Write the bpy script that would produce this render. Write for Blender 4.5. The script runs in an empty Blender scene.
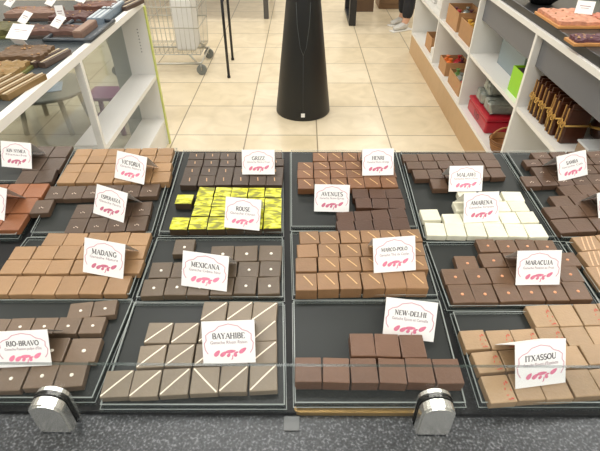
import bpy, bmesh, math, random
from mathutils import Vector, Matrix
random.seed(7)
R = math.radians
sc = bpy.context.scene
COL = sc.collection

# ------------------------------------------------------------------ camera
F = 465.0
TH = R(37.86)
PSI = R(0.39)
EYE = Vector((0, 0, 1.52))
fw = Vector((-math.sin(PSI) * math.cos(TH), math.cos(PSI) * math.cos(TH), -math.sin(TH)))
rt = Vector((math.cos(PSI), math.sin(PSI), 0))
up = rt.cross(fw)
cd = bpy.data.cameras.new('camera')
cam = bpy.data.objects.new('camera', cd)
COL.objects.link(cam)
cd.sensor_width = 36
cd.lens = 36 * F / 600
cd.clip_start = 0.02
cd.clip_end = 60
M = Matrix((rt, up, -fw)).transposed().to_4x4()
M.translation = EYE
cam.matrix_world = M
sc.camera = cam
sc.view_settings.view_transform = 'Standard'
sc.view_settings.look = 'None'
sc.view_settings.exposure = 0.0


def ray(px, py):
    return fw + rt * ((px - 300) / F) - up * ((py - 225.5) / F)


def hit(px, py, p0, n):
    d = ray(px, py)
    t = (p0 - EYE).dot(n) / d.dot(n)
    return EYE + d * t


def at_z(px, py, z):
    return hit(px, py, Vector((0, 0, z)), Vector((0, 0, 1)))


def at_x(px, py, x):
    return hit(px, py, Vector((x, 0, 0)), Vector((1, 0, 0)))


# the sloping display deck
TILT = R(5)
DN = Vector((0, -math.sin(TILT), math.cos(TILT)))
DB = Vector((0, math.cos(TILT), math.sin(TILT)))
D0 = EYE + ray(300, 408) * 0.488


def deck(px, py, h=0.0):
    return hit(px, py, D0 + DN * h, DN)


# ------------------------------------------------------------------ materials
def lin(c):
    return tuple(((v / 255) / 12.92 if v / 255 <= 0.04045 else ((v / 255 + 0.055) / 1.055) ** 2.4) for v in c) + (1,)


MATS = {}


def mat(name, rgb, rough=0.5, spec=0.5, metal=0.0, noise=0.0, nscale=40.0, alpha=1.0, bump=0.0, bscale=200, coat=0.0, emit=0.0):
    if name in MATS:
        return MATS[name]
    m = bpy.data.materials.new(name)
    m.use_nodes = True
    nt = m.node_tree
    b = nt.nodes['Principled BSDF']
    b.inputs['Base Color'].default_value = lin(rgb)
    b.inputs['Roughness'].default_value = rough
    b.inputs['Specular IOR Level'].default_value = spec
    b.inputs['Metallic'].default_value = metal
    b.inputs['Alpha'].default_value = alpha
    b.inputs['Coat Weight'].default_value = coat
    tc = nt.nodes.new('ShaderNodeTexCoord')
    if noise:
        n = nt.nodes.new('ShaderNodeTexNoise')
        n.inputs['Scale'].default_value = nscale
        n.inputs['Detail'].default_value = 4
        nt.links.new(tc.outputs['Object'], n.inputs['Vector'])
        oi = nt.nodes.new('ShaderNodeObjectInfo')
        ad = nt.nodes.new('ShaderNodeMath')
        ad.operation = 'MULTIPLY_ADD'
        ad.inputs[1].default_value = 0.5
        nt.links.new(oi.outputs['Random'], ad.inputs[0])
        sm = nt.nodes.new('ShaderNodeMath')
        sm.operation = 'MULTIPLY'
        sm.inputs[1].default_value = 0.75
        nt.links.new(n.outputs['Fac'], sm.inputs[0])
        nt.links.new(sm.outputs[0], ad.inputs[2])
        r = nt.nodes.new('ShaderNodeValToRGB')
        a = lin(rgb)
        r.color_ramp.elements[0].position = 0.2
        r.color_ramp.elements[1].position = 0.85
        r.color_ramp.elements[0].color = tuple(v * (1 - noise) for v in a[:3]) + (1,)
        r.color_ramp.elements[1].color = tuple(min(1, v * (1 + noise)) for v in a[:3]) + (1,)
        nt.links.new(ad.outputs[0], r.inputs['Fac'])
        nt.links.new(r.outputs['Color'], b.inputs['Base Color'])
    if bump:
        n2 = nt.nodes.new('ShaderNodeTexNoise')
        n2.inputs['Scale'].default_value = bscale
        nt.links.new(tc.outputs['Object'], n2.inputs['Vector'])
        bp = nt.nodes.new('ShaderNodeBump')
        bp.inputs['Strength'].default_value = bump
        bp.inputs['Distance'].default_value = 0.002
        nt.links.new(n2.outputs['Fac'], bp.inputs['Height'])
        nt.links.new(bp.outputs['Normal'], b.inputs['Normal'])
    MATS[name] = m
    return m


def glassy(name, rgb, clear=0.85, rough=0.03):
    """thin clear sheet: mostly transparent, reflecting by angle"""
    if name in MATS:
        return MATS[name]
    m = bpy.data.materials.new(name)
    m.use_nodes = True
    nt = m.node_tree
    nt.nodes.remove(nt.nodes['Principled BSDF'])
    out = nt.nodes['Material Output']
    tr = nt.nodes.new('ShaderNodeBsdfTransparent')
    tr.inputs['Color'].default_value = lin(rgb)
    gl = nt.nodes.new('ShaderNodeBsdfGlossy')
    gl.inputs['Roughness'].default_value = rough
    fr = nt.nodes.new('ShaderNodeFresnel')
    fr.inputs['IOR'].default_value = 1.45
    add = nt.nodes.new('ShaderNodeMath')
    add.operation = 'ADD'
    add.inputs[1].default_value = 1 - clear
    nt.links.new(fr.outputs[0], add.inputs[0])
    ge = nt.nodes.new('ShaderNodeNewGeometry')
    sub = nt.nodes.new('ShaderNodeMath')
    sub.operation = 'SUBTRACT'
    sub.use_clamp = True
    nt.links.new(add.outputs[0], sub.inputs[0])
    nt.links.new(ge.outputs['Backfacing'], sub.inputs[1])
    mx = nt.nodes.new('ShaderNodeMixShader')
    nt.links.new(sub.outputs[0], mx.inputs[0])
    nt.links.new(tr.outputs[0], mx.inputs[1])
    nt.links.new(gl.outputs[0], mx.inputs[2])
    nt.links.new(mx.outputs[0], out.inputs['Surface'])
    MATS[name] = m
    return m


# ------------------------------------------------------------------ object helpers
def link(name, bm, m=None, parent=None, loc=None, mw=None):
    me = bpy.data.meshes.new(name)
    bm.to_mesh(me)
    bm.free()
    return linkme(name, me, m, parent, loc, mw)


def linkme(name, me, m=None, parent=None, loc=None, mw=None):
    o = bpy.data.objects.new(name, me)
    COL.objects.link(o)
    for k in (m if isinstance(m, (list, tuple)) else [m] if m else []):
        if k.name not in [x.name for x in me.materials if x]:
            me.materials.append(k)
    if parent:
        o.parent = parent
    if mw is not None:
        o.matrix_world = mw
    elif loc is not None:
        o.location = loc
    return o


def empty(name, loc=(0, 0, 0), rz=0.0):
    o = bpy.data.objects.new(name, None)
    COL.objects.link(o)
    o.location = loc
    o.rotation_euler = (0, 0, rz)
    o.empty_display_size = 0.02
    return o


def tag(o, label, cat, group=None, kind=None):
    if len(label.split()) > 16 or len(label.split()) < 4:
        print('LABEL LENGTH', len(label.split()), label)
    o['label'] = label
    o['category'] = cat
    if group:
        o['group'] = group
    o['kind'] = kind or 'thing'
    return o


def structure(o, label=None):
    o['kind'] = 'structure'
    if label:
        o['label'] = label
    return o


def box(bm, x0, x1, y0, y1, z0, z1, bev=0.0, mi=0, mw=None):
    mtx = Matrix.Translation(((x0 + x1) / 2, (y0 + y1) / 2, (z0 + z1) / 2)) @ Matrix.Diagonal((abs(x1 - x0), abs(y1 - y0), abs(z1 - z0), 1))
    if mw is not None:
        mtx = mw @ mtx
    r = bmesh.ops.create_cube(bm, size=1, matrix=mtx)
    vs = r['verts']
    fs = set(f for v in vs for f in v.link_faces)
    for f in fs:
        f.material_index = mi
    if bev:
        es = list(set(e for v in vs for e in v.link_edges))
        bmesh.ops.bevel(bm, geom=es, offset=bev, segments=2, affect='EDGES', profile=0.5)
    return bm


def nb(*a, **k):
    return box(bmesh.new(), *a, **k)


def tube(bm, pts, r, seg=8, closed=False, mi=0, radii=None):
    pts = [Vector(p) for p in pts]
    n = len(pts)
    rings = []
    for i, p in enumerate(pts):
        a = pts[(i - 1) % n] if (closed or i > 0) else p
        b = pts[(i + 1) % n] if (closed or i < n - 1) else p
        t = (b - a).normalized()
        u = t.orthogonal() if abs(t.z) > 0.95 else t.cross(Vector((0, 0, 1)))
        if abs(t.z) > 0.95:
            u = t.cross(Vector((1, 0, 0)))
        u.normalize()
        v = t.cross(u)
        rr = radii[i] if radii else r
        rings.append([bm.verts.new(p + (u * math.cos(2 * math.pi * k / seg) + v * math.sin(2 * math.pi * k / seg)) * rr) for k in range(seg)])
    m = n if closed else n - 1
    for i in range(m):
        A, B = rings[i], rings[(i + 1) % n]
        for k in range(seg):
            f = bm.faces.new((A[k], A[(k + 1) % seg], B[(k + 1) % seg], B[k]))
            f.material_index = mi
            f.smooth = True
    if not closed:
        bm.faces.new(rings[0][::-1]).material_index = mi
        bm.faces.new(rings[-1]).material_index = mi
    return bm


def lathe(bm, prof, seg=48, c=(0, 0, 0)):
    rings = [[bm.verts.new((c[0] + r * math.cos(2 * math.pi * k / seg), c[1] + r * math.sin(2 * math.pi * k / seg), c[2] + z)) for k in range(seg)] for r, z in prof]
    for A, B in zip(rings, rings[1:]):
        for k in range(seg):
            f = bm.faces.new((A[k], A[(k + 1) % seg], B[(k + 1) % seg], B[k]))
            f.smooth = True
    bm.faces.new(rings[0][::-1])
    bm.faces.new(rings[-1])
    return bm


def strip(bm, pts, w, z=0.0):
    """flat polyline ribbon in xy"""
    pts = [Vector((p[0], p[1])) for p in pts]
    L, Rr = [], []
    for i, p in enumerate(pts):
        a = pts[max(i - 1, 0)]
        b = pts[min(i + 1, len(pts) - 1)]
        t = (b - a).normalized()
        nn = Vector((-t.y, t.x)) * w / 2
        L.append(bm.verts.new((p.x + nn.x, p.y + nn.y, z)))
        Rr.append(bm.verts.new((p.x - nn.x, p.y - nn.y, z)))
    for i in range(len(pts) - 1):
        bm.faces.new((Rr[i], Rr[i + 1], L[i + 1], L[i]))
    return bm


def frame_mtx(o, xd, n):
    xd = (xd - n * xd.dot(n)).normalized()
    yd = n.cross(xd)
    m = Matrix((xd, yd, n)).transposed().to_4x4()
    m.translation = o
    return m


# ------------------------------------------------------------------ the room
def tile_mat():
    m = bpy.data.materials.new('beige_floor_tile')
    m.use_nodes = True
    nt = m.node_tree
    b = nt.nodes['Principled BSDF']
    tc = nt.nodes.new('ShaderNodeTexCoord')
    mp = nt.nodes.new('ShaderNodeMapping')
    mp.inputs['Location'].default_value = (5.4, 5.0, 0)
    nt.links.new(tc.outputs['Object'], mp.inputs['Vector'])
    br = nt.nodes.new('ShaderNodeTexBrick')
    br.offset = 0
    br.inputs['Scale'].default_value = 1
    br.inputs['Brick Width'].default_value = 0.5
    br.inputs['Row Height'].default_value = 0.5
    br.inputs['Mortar Size'].default_value = 0.0045
    br.inputs['Mortar Smooth'].default_value = 0.1
    br.inputs['Bias'].default_value = 0
    br.inputs['Color1'].default_value = lin((230, 217, 190))
    br.inputs['Color2'].default_value = lin((222, 207, 176))
    br.inputs['Mortar'].default_value = lin((150, 136, 112))
    nt.links.new(mp.outputs[0], br.inputs['Vector'])
    n = nt.nodes.new('ShaderNodeTexNoise')
    n.inputs['Scale'].default_value = 5
    n.inputs['Detail'].default_value = 6
    n.inputs['Distortion'].default_value = 1.2
    nt.links.new(tc.outputs['Object'], n.inputs['Vector'])
    rp = nt.nodes.new('ShaderNodeValToRGB')
    rp.color_ramp.elements[0].position = 0.3
    rp.color_ramp.elements[1].position = 0.7
    rp.color_ramp.elements[0].color = (0.87, 0.85, 0.80, 1)
    rp.color_ramp.elements[1].color = (1.05, 1.04, 1.03, 1)
    nt.links.new(n.outputs['Fac'], rp.inputs['Fac'])
    mx = nt.nodes.new('ShaderNodeMixRGB')
    mx.blend_type = 'MULTIPLY'
    mx.inputs[0].default_value = 1
    nt.links.new(br.outputs['Color'], mx.inputs[1])
    nt.links.new(rp.outputs['Color'], mx.inputs[2])
    nt.links.new(mx.outputs[0], b.inputs['Base Color'])
    b.inputs['Roughness'].default_value = 0.28
    return m


structure(link('floor', nb(-4.5, 3.5, -3, 10, -0.1, 0), tile_mat()))
wallm = mat('white_wall_paint', (235, 232, 225), 0.8, noise=0.03, nscale=3)
structure(link('wall_far', nb(-4.5, 3.5, 10, 10.1, 0, 3), wallm))
structure(link('wall_left', nb(-4.6, -4.5, -3, 10, 0, 3), wallm))
structure(link('wall_right', nb(3.5, 3.6, -3, 10, 0, 3), wallm))
structure(link('ceiling', nb(-4.5, 3.5, -3, 10, 3, 3.1), mat('white_ceiling', (240, 240, 238), 0.9, noise=0.02, nscale=2)))

w = bpy.data.worlds.new('world')
sc.world = w
w.use_nodes = True
w.node_tree.nodes['Background'].inputs['Color'].default_value = (0.92, 0.96, 1, 1)
w.node_tree.nodes['Background'].inputs['Strength'].default_value = 0.8


def area(x, y, z, sx, sy, power, color=(1, 0.985, 0.965)):
    l = bpy.data.lights.new('ceiling_panel_light', 'AREA')
    l.shape = 'RECTANGLE'
    l.size, l.size_y = sx, sy
    l.energy = power
    l.color = color
    o = bpy.data.objects.new('ceiling_panel_light', l)
    COL.objects.link(o)
    o.location = (x, y, z)
    return o


for x in (-2.4, -0.35, 1.7):
    for y in (1.35, 3.6, 5.9, 8.2):
        area(x, y, 2.96, 1.2, 0.6, 22 if y < 2 else 23)
area(0.2, -1.0, 2.96, 2.8, 0.8, 62)

# ------------------------------------------------------------------ display case
CASE_X = 0.98
granite = mat('grey_speckled_granite', (84, 86, 87), 0.34, spec=0.4, noise=0.5, nscale=380)
for nd in granite.node_tree.nodes:
    if nd.type == 'MATH' and nd.operation == 'MULTIPLY_ADD':
        nd.inputs[1].default_value = 0.0
    if nd.type == 'VALTORGB':
        nd.color_ramp.elements[0].position, nd.color_ramp.elements[0].color = 0.27, lin((34, 36, 37))
        nd.color_ramp.elements[1].position, nd.color_ramp.elements[1].color = 0.52, lin((112, 114, 116))
        e_ = nd.color_ramp.elements.new(0.41)
        e_.color = lin((60, 62, 64))
black_lac = mat('black_lacquer', (26, 27, 27), 0.35)
blk_deck = mat('black_deck_board', (17, 18, 18), 0.5, spec=0.3)
case = empty('display_case', (0, 0.45, 0))
tag(case, 'long black display case with granite front ledge carrying the trays of chocolates', 'display case')
front_pt = deck(300, 409)
back_pt = deck(300, 150)
ledge_z = front_pt.z - 0.012


def deckbox(bm, x0, x1, y0, y1, h0, h1, **k):
    """box in deck coordinates: y along the slope from the front edge"""
    mw = frame_mtx(Vector((0, front_pt.y, front_pt.z)), Vector((1, 0, 0)), DN)
    return box(bm, x0, x1, y0, y1, h0, h1, mw=mw, **k)


deck_len = (Vector((0, back_pt.y, back_pt.z)) - Vector((0, front_pt.y, front_pt.z))).length + 0.006


def child(name, bm, m, parent):
    """mesh given in world coordinates, parented in place"""
    bpy.context.view_layer.update()
    o = link(name, bm, m, parent)
    o.matrix_parent_inverse = parent.matrix_world.inverted()
    return o


child('sloping_deck', deckbox(bmesh.new(), -CASE_X, CASE_X, 0.0, deck_len, -0.03, -0.008), blk_deck, case)
child('granite_ledge', nb(-CASE_X, CASE_X, 0.03, front_pt.y + 0.001, ledge_z - 0.03, ledge_z, bev=0.003), granite, case)
child('front_panel', nb(-CASE_X, CASE_X, 0.06, 0.08, 0.0, ledge_z - 0.03), black_lac, case)
child('back_panel', nb(-CASE_X, CASE_X, back_pt.y - 0.025, back_pt.y - 0.005, 0.0, back_pt.z - 0.035), black_lac, case)
for s in (-1, 1):
    child('side_panel', nb(s * (CASE_X - 0.02), s * CASE_X, 0.08, back_pt.y - 0.025, 0.0, ledge_z - 0.035), black_lac, case)

# glass guard and clamps along the front of the deck
gy = front_pt.y - 0.004
pt = at_z(50, 433, ledge_z)
gy = pt.y + 0.0135
g_top = hit(200, 364.5, Vector((0, gy, 0)), Vector((0, 1, 0))).z
guard_glass = glassy('clear_guard_glass', (253, 254, 254), clear=0.99, rough=0.02)
edge_glass = mat('green_glass_edge', (52, 66, 62), 0.2, alpha=0.6)
bm = nb(-CASE_X, CASE_X, gy - 0.0015, gy + 0.0015, ledge_z + 0.002, g_top)
for f in bm.faces:
    if f.normal.z > 0.9:
        f.material_index = 1
gg = link('glass_guard', bm, [guard_glass, edge_glass])
tag(gg, 'low clear glass guard standing upright along the front of the chocolate trays', 'glass panel')
chrome = mat('brushed_chrome', (214, 214, 208), 0.22, metal=0.8)
rubber = mat('black_rubber', (14, 14, 14), 0.5)


def jaw(y0, y1, wd=0.034, ht=0.05, mi=0, grow=0.0):
    bm = bmesh.new()
    pr = [(-wd / 2 - grow, 0)]
    for k in range(13):
        a = math.pi - math.pi * k / 12
        pr.append(((wd / 2 + grow) * math.cos(a), ht - 0.015 + (0.015 + grow) * math.sin(a)))
    pr.append((wd / 2 + grow, 0))
    A = [bm.verts.new((x, y0, z)) for x, z in pr]
    B = [bm.verts.new((x, y1, z)) for x, z in pr]
    n = len(pr)
    bm.faces.new(A)
    bm.faces.new(B[::-1])
    for k in range(n):
        bm.faces.new((A[k], B[k], B[(k + 1) % n], A[(k + 1) % n]))
    bmesh.ops.recalc_face_normals(bm, faces=bm.faces)
    es = [e for e in bm.edges if all(abs(v.co.y - y0) < 1e-6 for v in e.verts)]
    bmesh.ops.bevel(bm, geom=es, offset=0.002, segments=2, affect='EDGES')
    return bm


for px, lab in ((57, 'chrome glass clamp gripping the guard below the card with white-dotted dark squares'), (431, 'chrome glass clamp gripping the guard between the plain cube tray and red-flecked tray')):
    c = at_z(px, 432 if px < 200 else 429, ledge_z)
    e = empty('glass_clamp', (c.x, gy, ledge_z))
    tag(e, lab, 'clamp', 'chrome clamps of the glass guard')
    link('front_jaw', jaw(-0.0135, -0.0026), chrome, e)
    link('rear_jaw', jaw(0.0026, 0.0085), chrome, e)
    link('gasket', jaw(-0.0025, -0.0016, grow=0.0008), rubber, e)
    link('gasket', jaw(0.0016, 0.0025, grow=0.0008), rubber, e)

gold = mat('brushed_gold', (150, 120, 66), 0.35, metal=0.5, noise=0.1, nscale=60)
a, b_ = at_z(294, 411.5, ledge_z), at_z(428, 411.5, ledge_z)
bm = bmesh.new()
n = 10
prof = [(a.x + 0.008 - 0.008 * math.sin(math.pi * k / n), a.y - 0.0045 + 0.0045 * -math.cos(math.pi * k / n) + 0.0045) for k in range(n + 1)]
poly = prof + [(b_.x, a.y + 0.0045), (b_.x, a.y - 0.0045)]
lo = [bm.verts.new((x, y, ledge_z)) for x, y in poly]
hi = [bm.verts.new((x, y, ledge_z + 0.006)) for x, y in poly]
bm.faces.new(lo)
bm.faces.new(hi[::-1])
for k in range(len(poly)):
    k2 = (k + 1) % len(poly)
    bm.faces.new((lo[k], hi[k], hi[k2], lo[k2]))
bmesh.ops.recalc_face_normals(bm, faces=bm.faces)
tag(link('gold_trim_bar', bm, gold), 'flat gold bar with one rounded end on the granite before the plain cubes', 'trim bar')
bm = bmesh.new()
p = at_z(291.5, 424, ledge_z)
box(bm, p.x - 0.0085, p.x + 0.0085, p.y - 0.008, p.y + 0.008, ledge_z, ledge_z + 0.002, bev=0.0008)
tag(link('frosted_tab', bm, mat('frosted_plastic', (120, 122, 121), 0.4, alpha=0.7)), 'small frosted plastic tab lying on granite at the end of the gold bar', 'tab')

# ------------------------------------------------------------------ trays
tray_black = mat('black_tray_plastic', (33, 37, 35), 0.42, spec=0.33)
rim_clear = mat('clear_acrylic_rim', (110, 120, 116), 0.12, alpha=0.10)
rim_edge = mat('bright_acrylic_edge', (190, 198, 192), 0.2, alpha=0.45)


def tray(fl, fr, br, bl, label, rim_h=0.013):
    q = [deck(*p) for p in (fl, fr, br, bl)]
    c = sum(q, Vector()) / 4
    mw = frame_mtx(c - DN * 0.0075, (q[1] - q[0]) + (q[2] - q[3]), DN)
    inv = mw.inverted()
    L = [inv @ p for p in q]
    L = [Vector((p.x, p.y)) for p in L]

    def inset(d):
        out = []
        for i in range(4):
            p, a, b = L[i], L[i - 1], L[(i + 1) % 4]
            u, v = (a - p).normalized(), (b - p).normalized()
            s = abs(u.x * v.y - u.y * v.x)
            out.append(p + (u + v) * d / s)
        return out

    def prism(bm, P, z0, z1):
        lo = [bm.verts.new((p.x, p.y, z0)) for p in P]
        hi = [bm.verts.new((p.x, p.y, z1)) for p in P]
        bm.faces.new(lo[::-1])
        bm.faces.new(hi)
        for k in range(4):
            bm.faces.new((lo[k], lo[(k + 1) % 4], hi[(k + 1) % 4], hi[k]))

    def ring(bm, A, B, z0, z1, z2):
        """wall between outlines A (outer) and B (inner), top flange edge material 1"""
        a0 = [bm.verts.new((p.x, p.y, z0)) for p in A]
        a1 = [bm.verts.new((p.x, p.y, z1)) for p in A]
        b0 = [bm.verts.new((p.x, p.y, z0)) for p in B]
        b1 = [bm.verts.new((p.x, p.y, z1)) for p in B]
        for k in range(4):
            j = (k + 1) % 4
            bm.faces.new((a0[k], a0[j], a1[j], a1[k])).material_index = z2
            bm.faces.new((b0[j], b0[k], b1[k], b1[j])).material_index = z2
            bm.faces.new((a1[k], a1[j], b1[j], b1[k])).material_index = 1
            bm.faces.new((a0[j], a0[k], b0[k], b0[j])).material_index = z2

    bm = bmesh.new()
    prism(bm, inset(0.0035), 0, 0.0075)
    t = link('serving_tray', bm, tray_black, mw=mw)
    tag(t, label, 'tray', 'black trays with clear rims')
    bm = bmesh.new()
    ring(bm, inset(0.0018), inset(0.0031), 0, rim_h, 0)
    r = link('clear_rim', bm, [rim_clear, rim_edge], t)
    bm = bmesh.new()
    ring(bm, L, inset(0.0009), 0, 0.006, 0)
    link('base_lip', bm, [rim_clear, rim_edge], t)
    return t


TR = {
    'A1': ((-34, 184), (49, 184), (73, 150), (8, 150), 'leftmost far black tray with dark squares behind a pale card'),
    'A2': ((-95, 238), (18, 238), (47, 188), (-38, 188), 'leftmost middle black tray with reddish-brown chocolates, cut by the frame edge'),
    'B1': ((30, 236), (154, 236), (179, 150), (75, 150), 'far black tray with pale milk squares above white-dotted dark squares'),
    'B2': ((-16, 298), (132, 298), (153, 239), (28, 239), 'middle black tray filled with plain light milk chocolate squares'),
    'B3': ((-70, 402), (95, 402), (136, 301), (-18, 301), 'nearest black tray of dark squares with white dots, behind the left clamp'),
    'C1': ((158, 235), (284, 236), (283, 152), (183, 152), 'far black tray holding the yellow-topped squares'),
    'C2': ((135, 301), (285, 301), (284, 239), (157, 239), 'middle black tray of dark dotted squares in front of the yellow ones'),
    'C3': ((99, 409), (287, 409), (285, 304), (134, 304), 'nearest black tray of milk chocolates with white diagonal stripes'),
    'D1': ((290, 230), (418, 230), (396, 152), (290, 152), 'far black tray of gold-striped milk chocolates and plain darker squares'),
    'D2': ((292, 299), (439, 299), (419, 233), (290, 233), 'middle black tray crammed with tall caramel-brown cubes'),
    'D3': ((293, 407), (467, 407), (440, 302), (292, 302), 'nearest black tray, half empty, with nine plain brown cubes'),
    'E1': ((422, 241), (557, 240), (501, 153), (399, 153), 'far black tray holding the ivory white squares'),
    'E2': ((447, 310), (602, 309), (559, 243), (424, 244), 'middle black tray of brown squares with orange dots'),
    'E3': ((479, 407), (735, 407), (655, 312), (450, 313), 'nearest black tray of light squares with red flecks'),
    'F1': ((560, 241), (700, 240), (612, 153), (504, 153), 'rightmost far black tray of dark squares with pale crumbs'),
    'F2': ((605, 308), (770, 308), (704, 243), (562, 244), 'rightmost middle black tray with ribbed light chocolates, cut by the frame edge'),
}
for k, v in TR.items():
    tray(*v)

# ------------------------------------------------------------------ chocolates
ORD = ['first', 'second', 'third', 'fourth', 'fifth', 'sixth', 'seventh']


def choc_mesh(name, w_, d_, h_, m):
    bm = nb(-w_ / 2, w_ / 2, -d_ / 2, d_ / 2, 0, h_)
    for v in bm.verts:
        if v.co.z > h_ / 2:
            v.co.x *= 0.985
            v.co.y *= 0.985
    es = [e for e in bm.edges]
    bmesh.ops.bevel(bm, geom=es, offset=0.0011, segments=2, affect='EDGES', profile=0.6)
    for f in bm.faces:
        f.smooth = False
    me = bpy.data.meshes.new(name)
    bm.to_mesh(me)
    bm.free()
    me.materials.append(m)
    return me


TOPS = {}


def topping(kind, w_, d_, h_):
    bm = bmesh.new()
    s = min(w_, d_)
    if kind in ('dot', 'odot'):
        for q in bmesh.ops.create_uvsphere(bm, u_segments=10, v_segments=6, radius=s * 0.07)['verts']:
            q.co = Vector((q.co.x + s * 0.03, q.co.y - s * 0.04, q.co.z * 0.6 + h_))
        m = mat('cream_bead', (245, 238, 222), 0.5) if kind == 'dot' else mat('orange_zest_bead', (226, 160, 118), 0.5)
        nm = 'cream_bead' if kind == 'dot' else 'orange_bead'
    elif kind == 'diag':
        strip(bm, [(-w_ * 0.46, -d_ * 0.44), (0, 0.02 * d_), (w_ * 0.44, d_ * 0.44)], s * 0.055, h_ + 0.0004)
        m, nm = mat('white_icing', (240, 226, 205), 0.5), 'icing_line'
    elif kind == 'antidiag':
        strip(bm, [(-w_ * 0.4, d_ * 0.4), (0, 0.02 * d_), (w_ * 0.34, -d_ * 0.42)], s * 0.045, h_ + 0.0004)
        m, nm = mat('white_icing', (240, 226, 205), 0.5), 'icing_line'
    elif kind == 'gold':
        strip(bm, [(-w_ * 0.12, d_ * 0.34), (w_ * 0.1, 0.06 * d_), (w_ * 0.3, -d_ * 0.22)], s * 0.05, h_ + 0.0004)
        m, nm = mat('golden_sugar_streak', (214, 176, 120), 0.45), 'golden_streak'
    elif kind == 'dash':
        strip(bm, [(-w_ * 0.02, d_ * 0.22), (w_ * 0.02, -d_ * 0.12)], s * 0.06, h_ + 0.0004)
        m, nm = mat('tan_streak', (190, 150, 110), 0.5), 'tan_streak'
    elif kind == 'crumb':
        for k in range(3):
            for q in bmesh.ops.create_icosphere(bm, subdivisions=1, radius=s * 0.032)['verts']:
                q.co = Vector((q.co.x + s * (0.09 * (k - 1)), q.co.y - s * (0.12 - 0.05 * (k % 2)), q.co.z * 0.7 + h_))
        m, nm = mat('pale_crumb', (226, 206, 186), 0.6), 'pale_crumbs'
    elif kind == 'red':
        rr = random.Random(3)
        for k in range(9):
            cx, cy = w_ * (0.3 + rr.uniform(-0.16, 0.16)), d_ * (-0.1 + rr.uniform(-0.32, 0.4))
            a = rr.uniform(0, 3.1)
            l = s * rr.uniform(0.025, 0.06)
            strip(bm, [(cx - l * math.cos(a), cy - l * math.sin(a)), (cx + l * math.cos(a), cy + l * math.sin(a))], s * 0.03, h_ + 0.0004)
        m, nm = mat('red_pepper_fleck', (196, 62, 52), 0.6), 'pepper_flecks'
    elif kind == 'ribs':
        for k in range(3):
            x = w_ * (-0.22 + 0.2 * k)
            strip(bm, [(x - 0.1 * w_, -d_ * 0.44), (x, 0), (x + 0.12 * w_, d_ * 0.44)], s * 0.05, h_ + 0.0004)
        m, nm = mat('milky_rib_line', (222, 178, 140), 0.5), 'rib_lines'
    elif kind == 'yellow':
        box(bm, -w_ * 0.485, w_ * 0.485, -d_ * 0.485, d_ * 0.485, h_ - 0.001, h_ + 0.0006)
        m, nm = yellow_mat(), 'patterned_top'
    me = bpy.data.meshes.new(nm)
    bm.to_mesh(me)
    bm.free()
    me.materials.append(m)
    return nm, me


def yellow_mat():
    if 'yellow_transfer' in MATS:
        return MATS['yellow_transfer']
    m = mat('yellow_transfer', (232, 226, 20), 0.4)
    nt = m.node_tree
    b = nt.nodes['Principled BSDF']
    tc = nt.nodes.new('ShaderNodeTexCoord')
    oi = nt.nodes.new('ShaderNodeObjectInfo')
    mul = nt.nodes.new('ShaderNodeVectorMath')
    mul.operation = 'SCALE'
    mul.inputs['Scale'].default_value = 0.37
    nt.links.new(oi.outputs['Location'], mul.inputs[0])
    av = nt.nodes.new('ShaderNodeVectorMath')
    nt.links.new(tc.outputs['Object'], av.inputs[0])
    cx = nt.nodes.new('ShaderNodeCombineXYZ')
    nt.links.new(oi.outputs['Random'], cx.inputs[0])
    nt.links.new(oi.outputs['Random'], cx.inputs[1])
    nt.links.new(cx.outputs[0], av.inputs[1])
    mp = nt.nodes.new('ShaderNodeMapping')
    mp.inputs['Rotation'].default_value = (0, 0, R(-38))
    mp.inputs['Scale'].default_value = (34, 84, 40)
    nt.links.new(av.outputs[0], mp.inputs['Vector'])
    n = nt.nodes.new('ShaderNodeTexNoise')
    n.inputs['Scale'].default_value = 1.7
    n.inputs['Detail'].default_value = 2
    n.inputs['Distortion'].default_value = 0.8
    nt.links.new(mp.outputs[0], n.inputs['Vector'])
    rp = nt.nodes.new('ShaderNodeValToRGB')
    rp.color_ramp.elements[0].position = 0.39
    rp.color_ramp.elements[0].color = lin((128, 128, 44))
    rp.color_ramp.elements[1].position = 0.52
    rp.color_ramp.elements[1].color = lin((200, 198, 16))
    e = rp.color_ramp.elements.new(0.64)
    e.color = lin((208, 210, 96))
    e2 = rp.color_ramp.elements.new(0.45)
    e2.color = lin((160, 160, 34))
    nt.links.new(n.outputs['Fac'], rp.inputs['Fac'])
    nt.links.new(rp.outputs['Color'], b.inputs['Base Color'])
    return m


CH = {}


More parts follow.
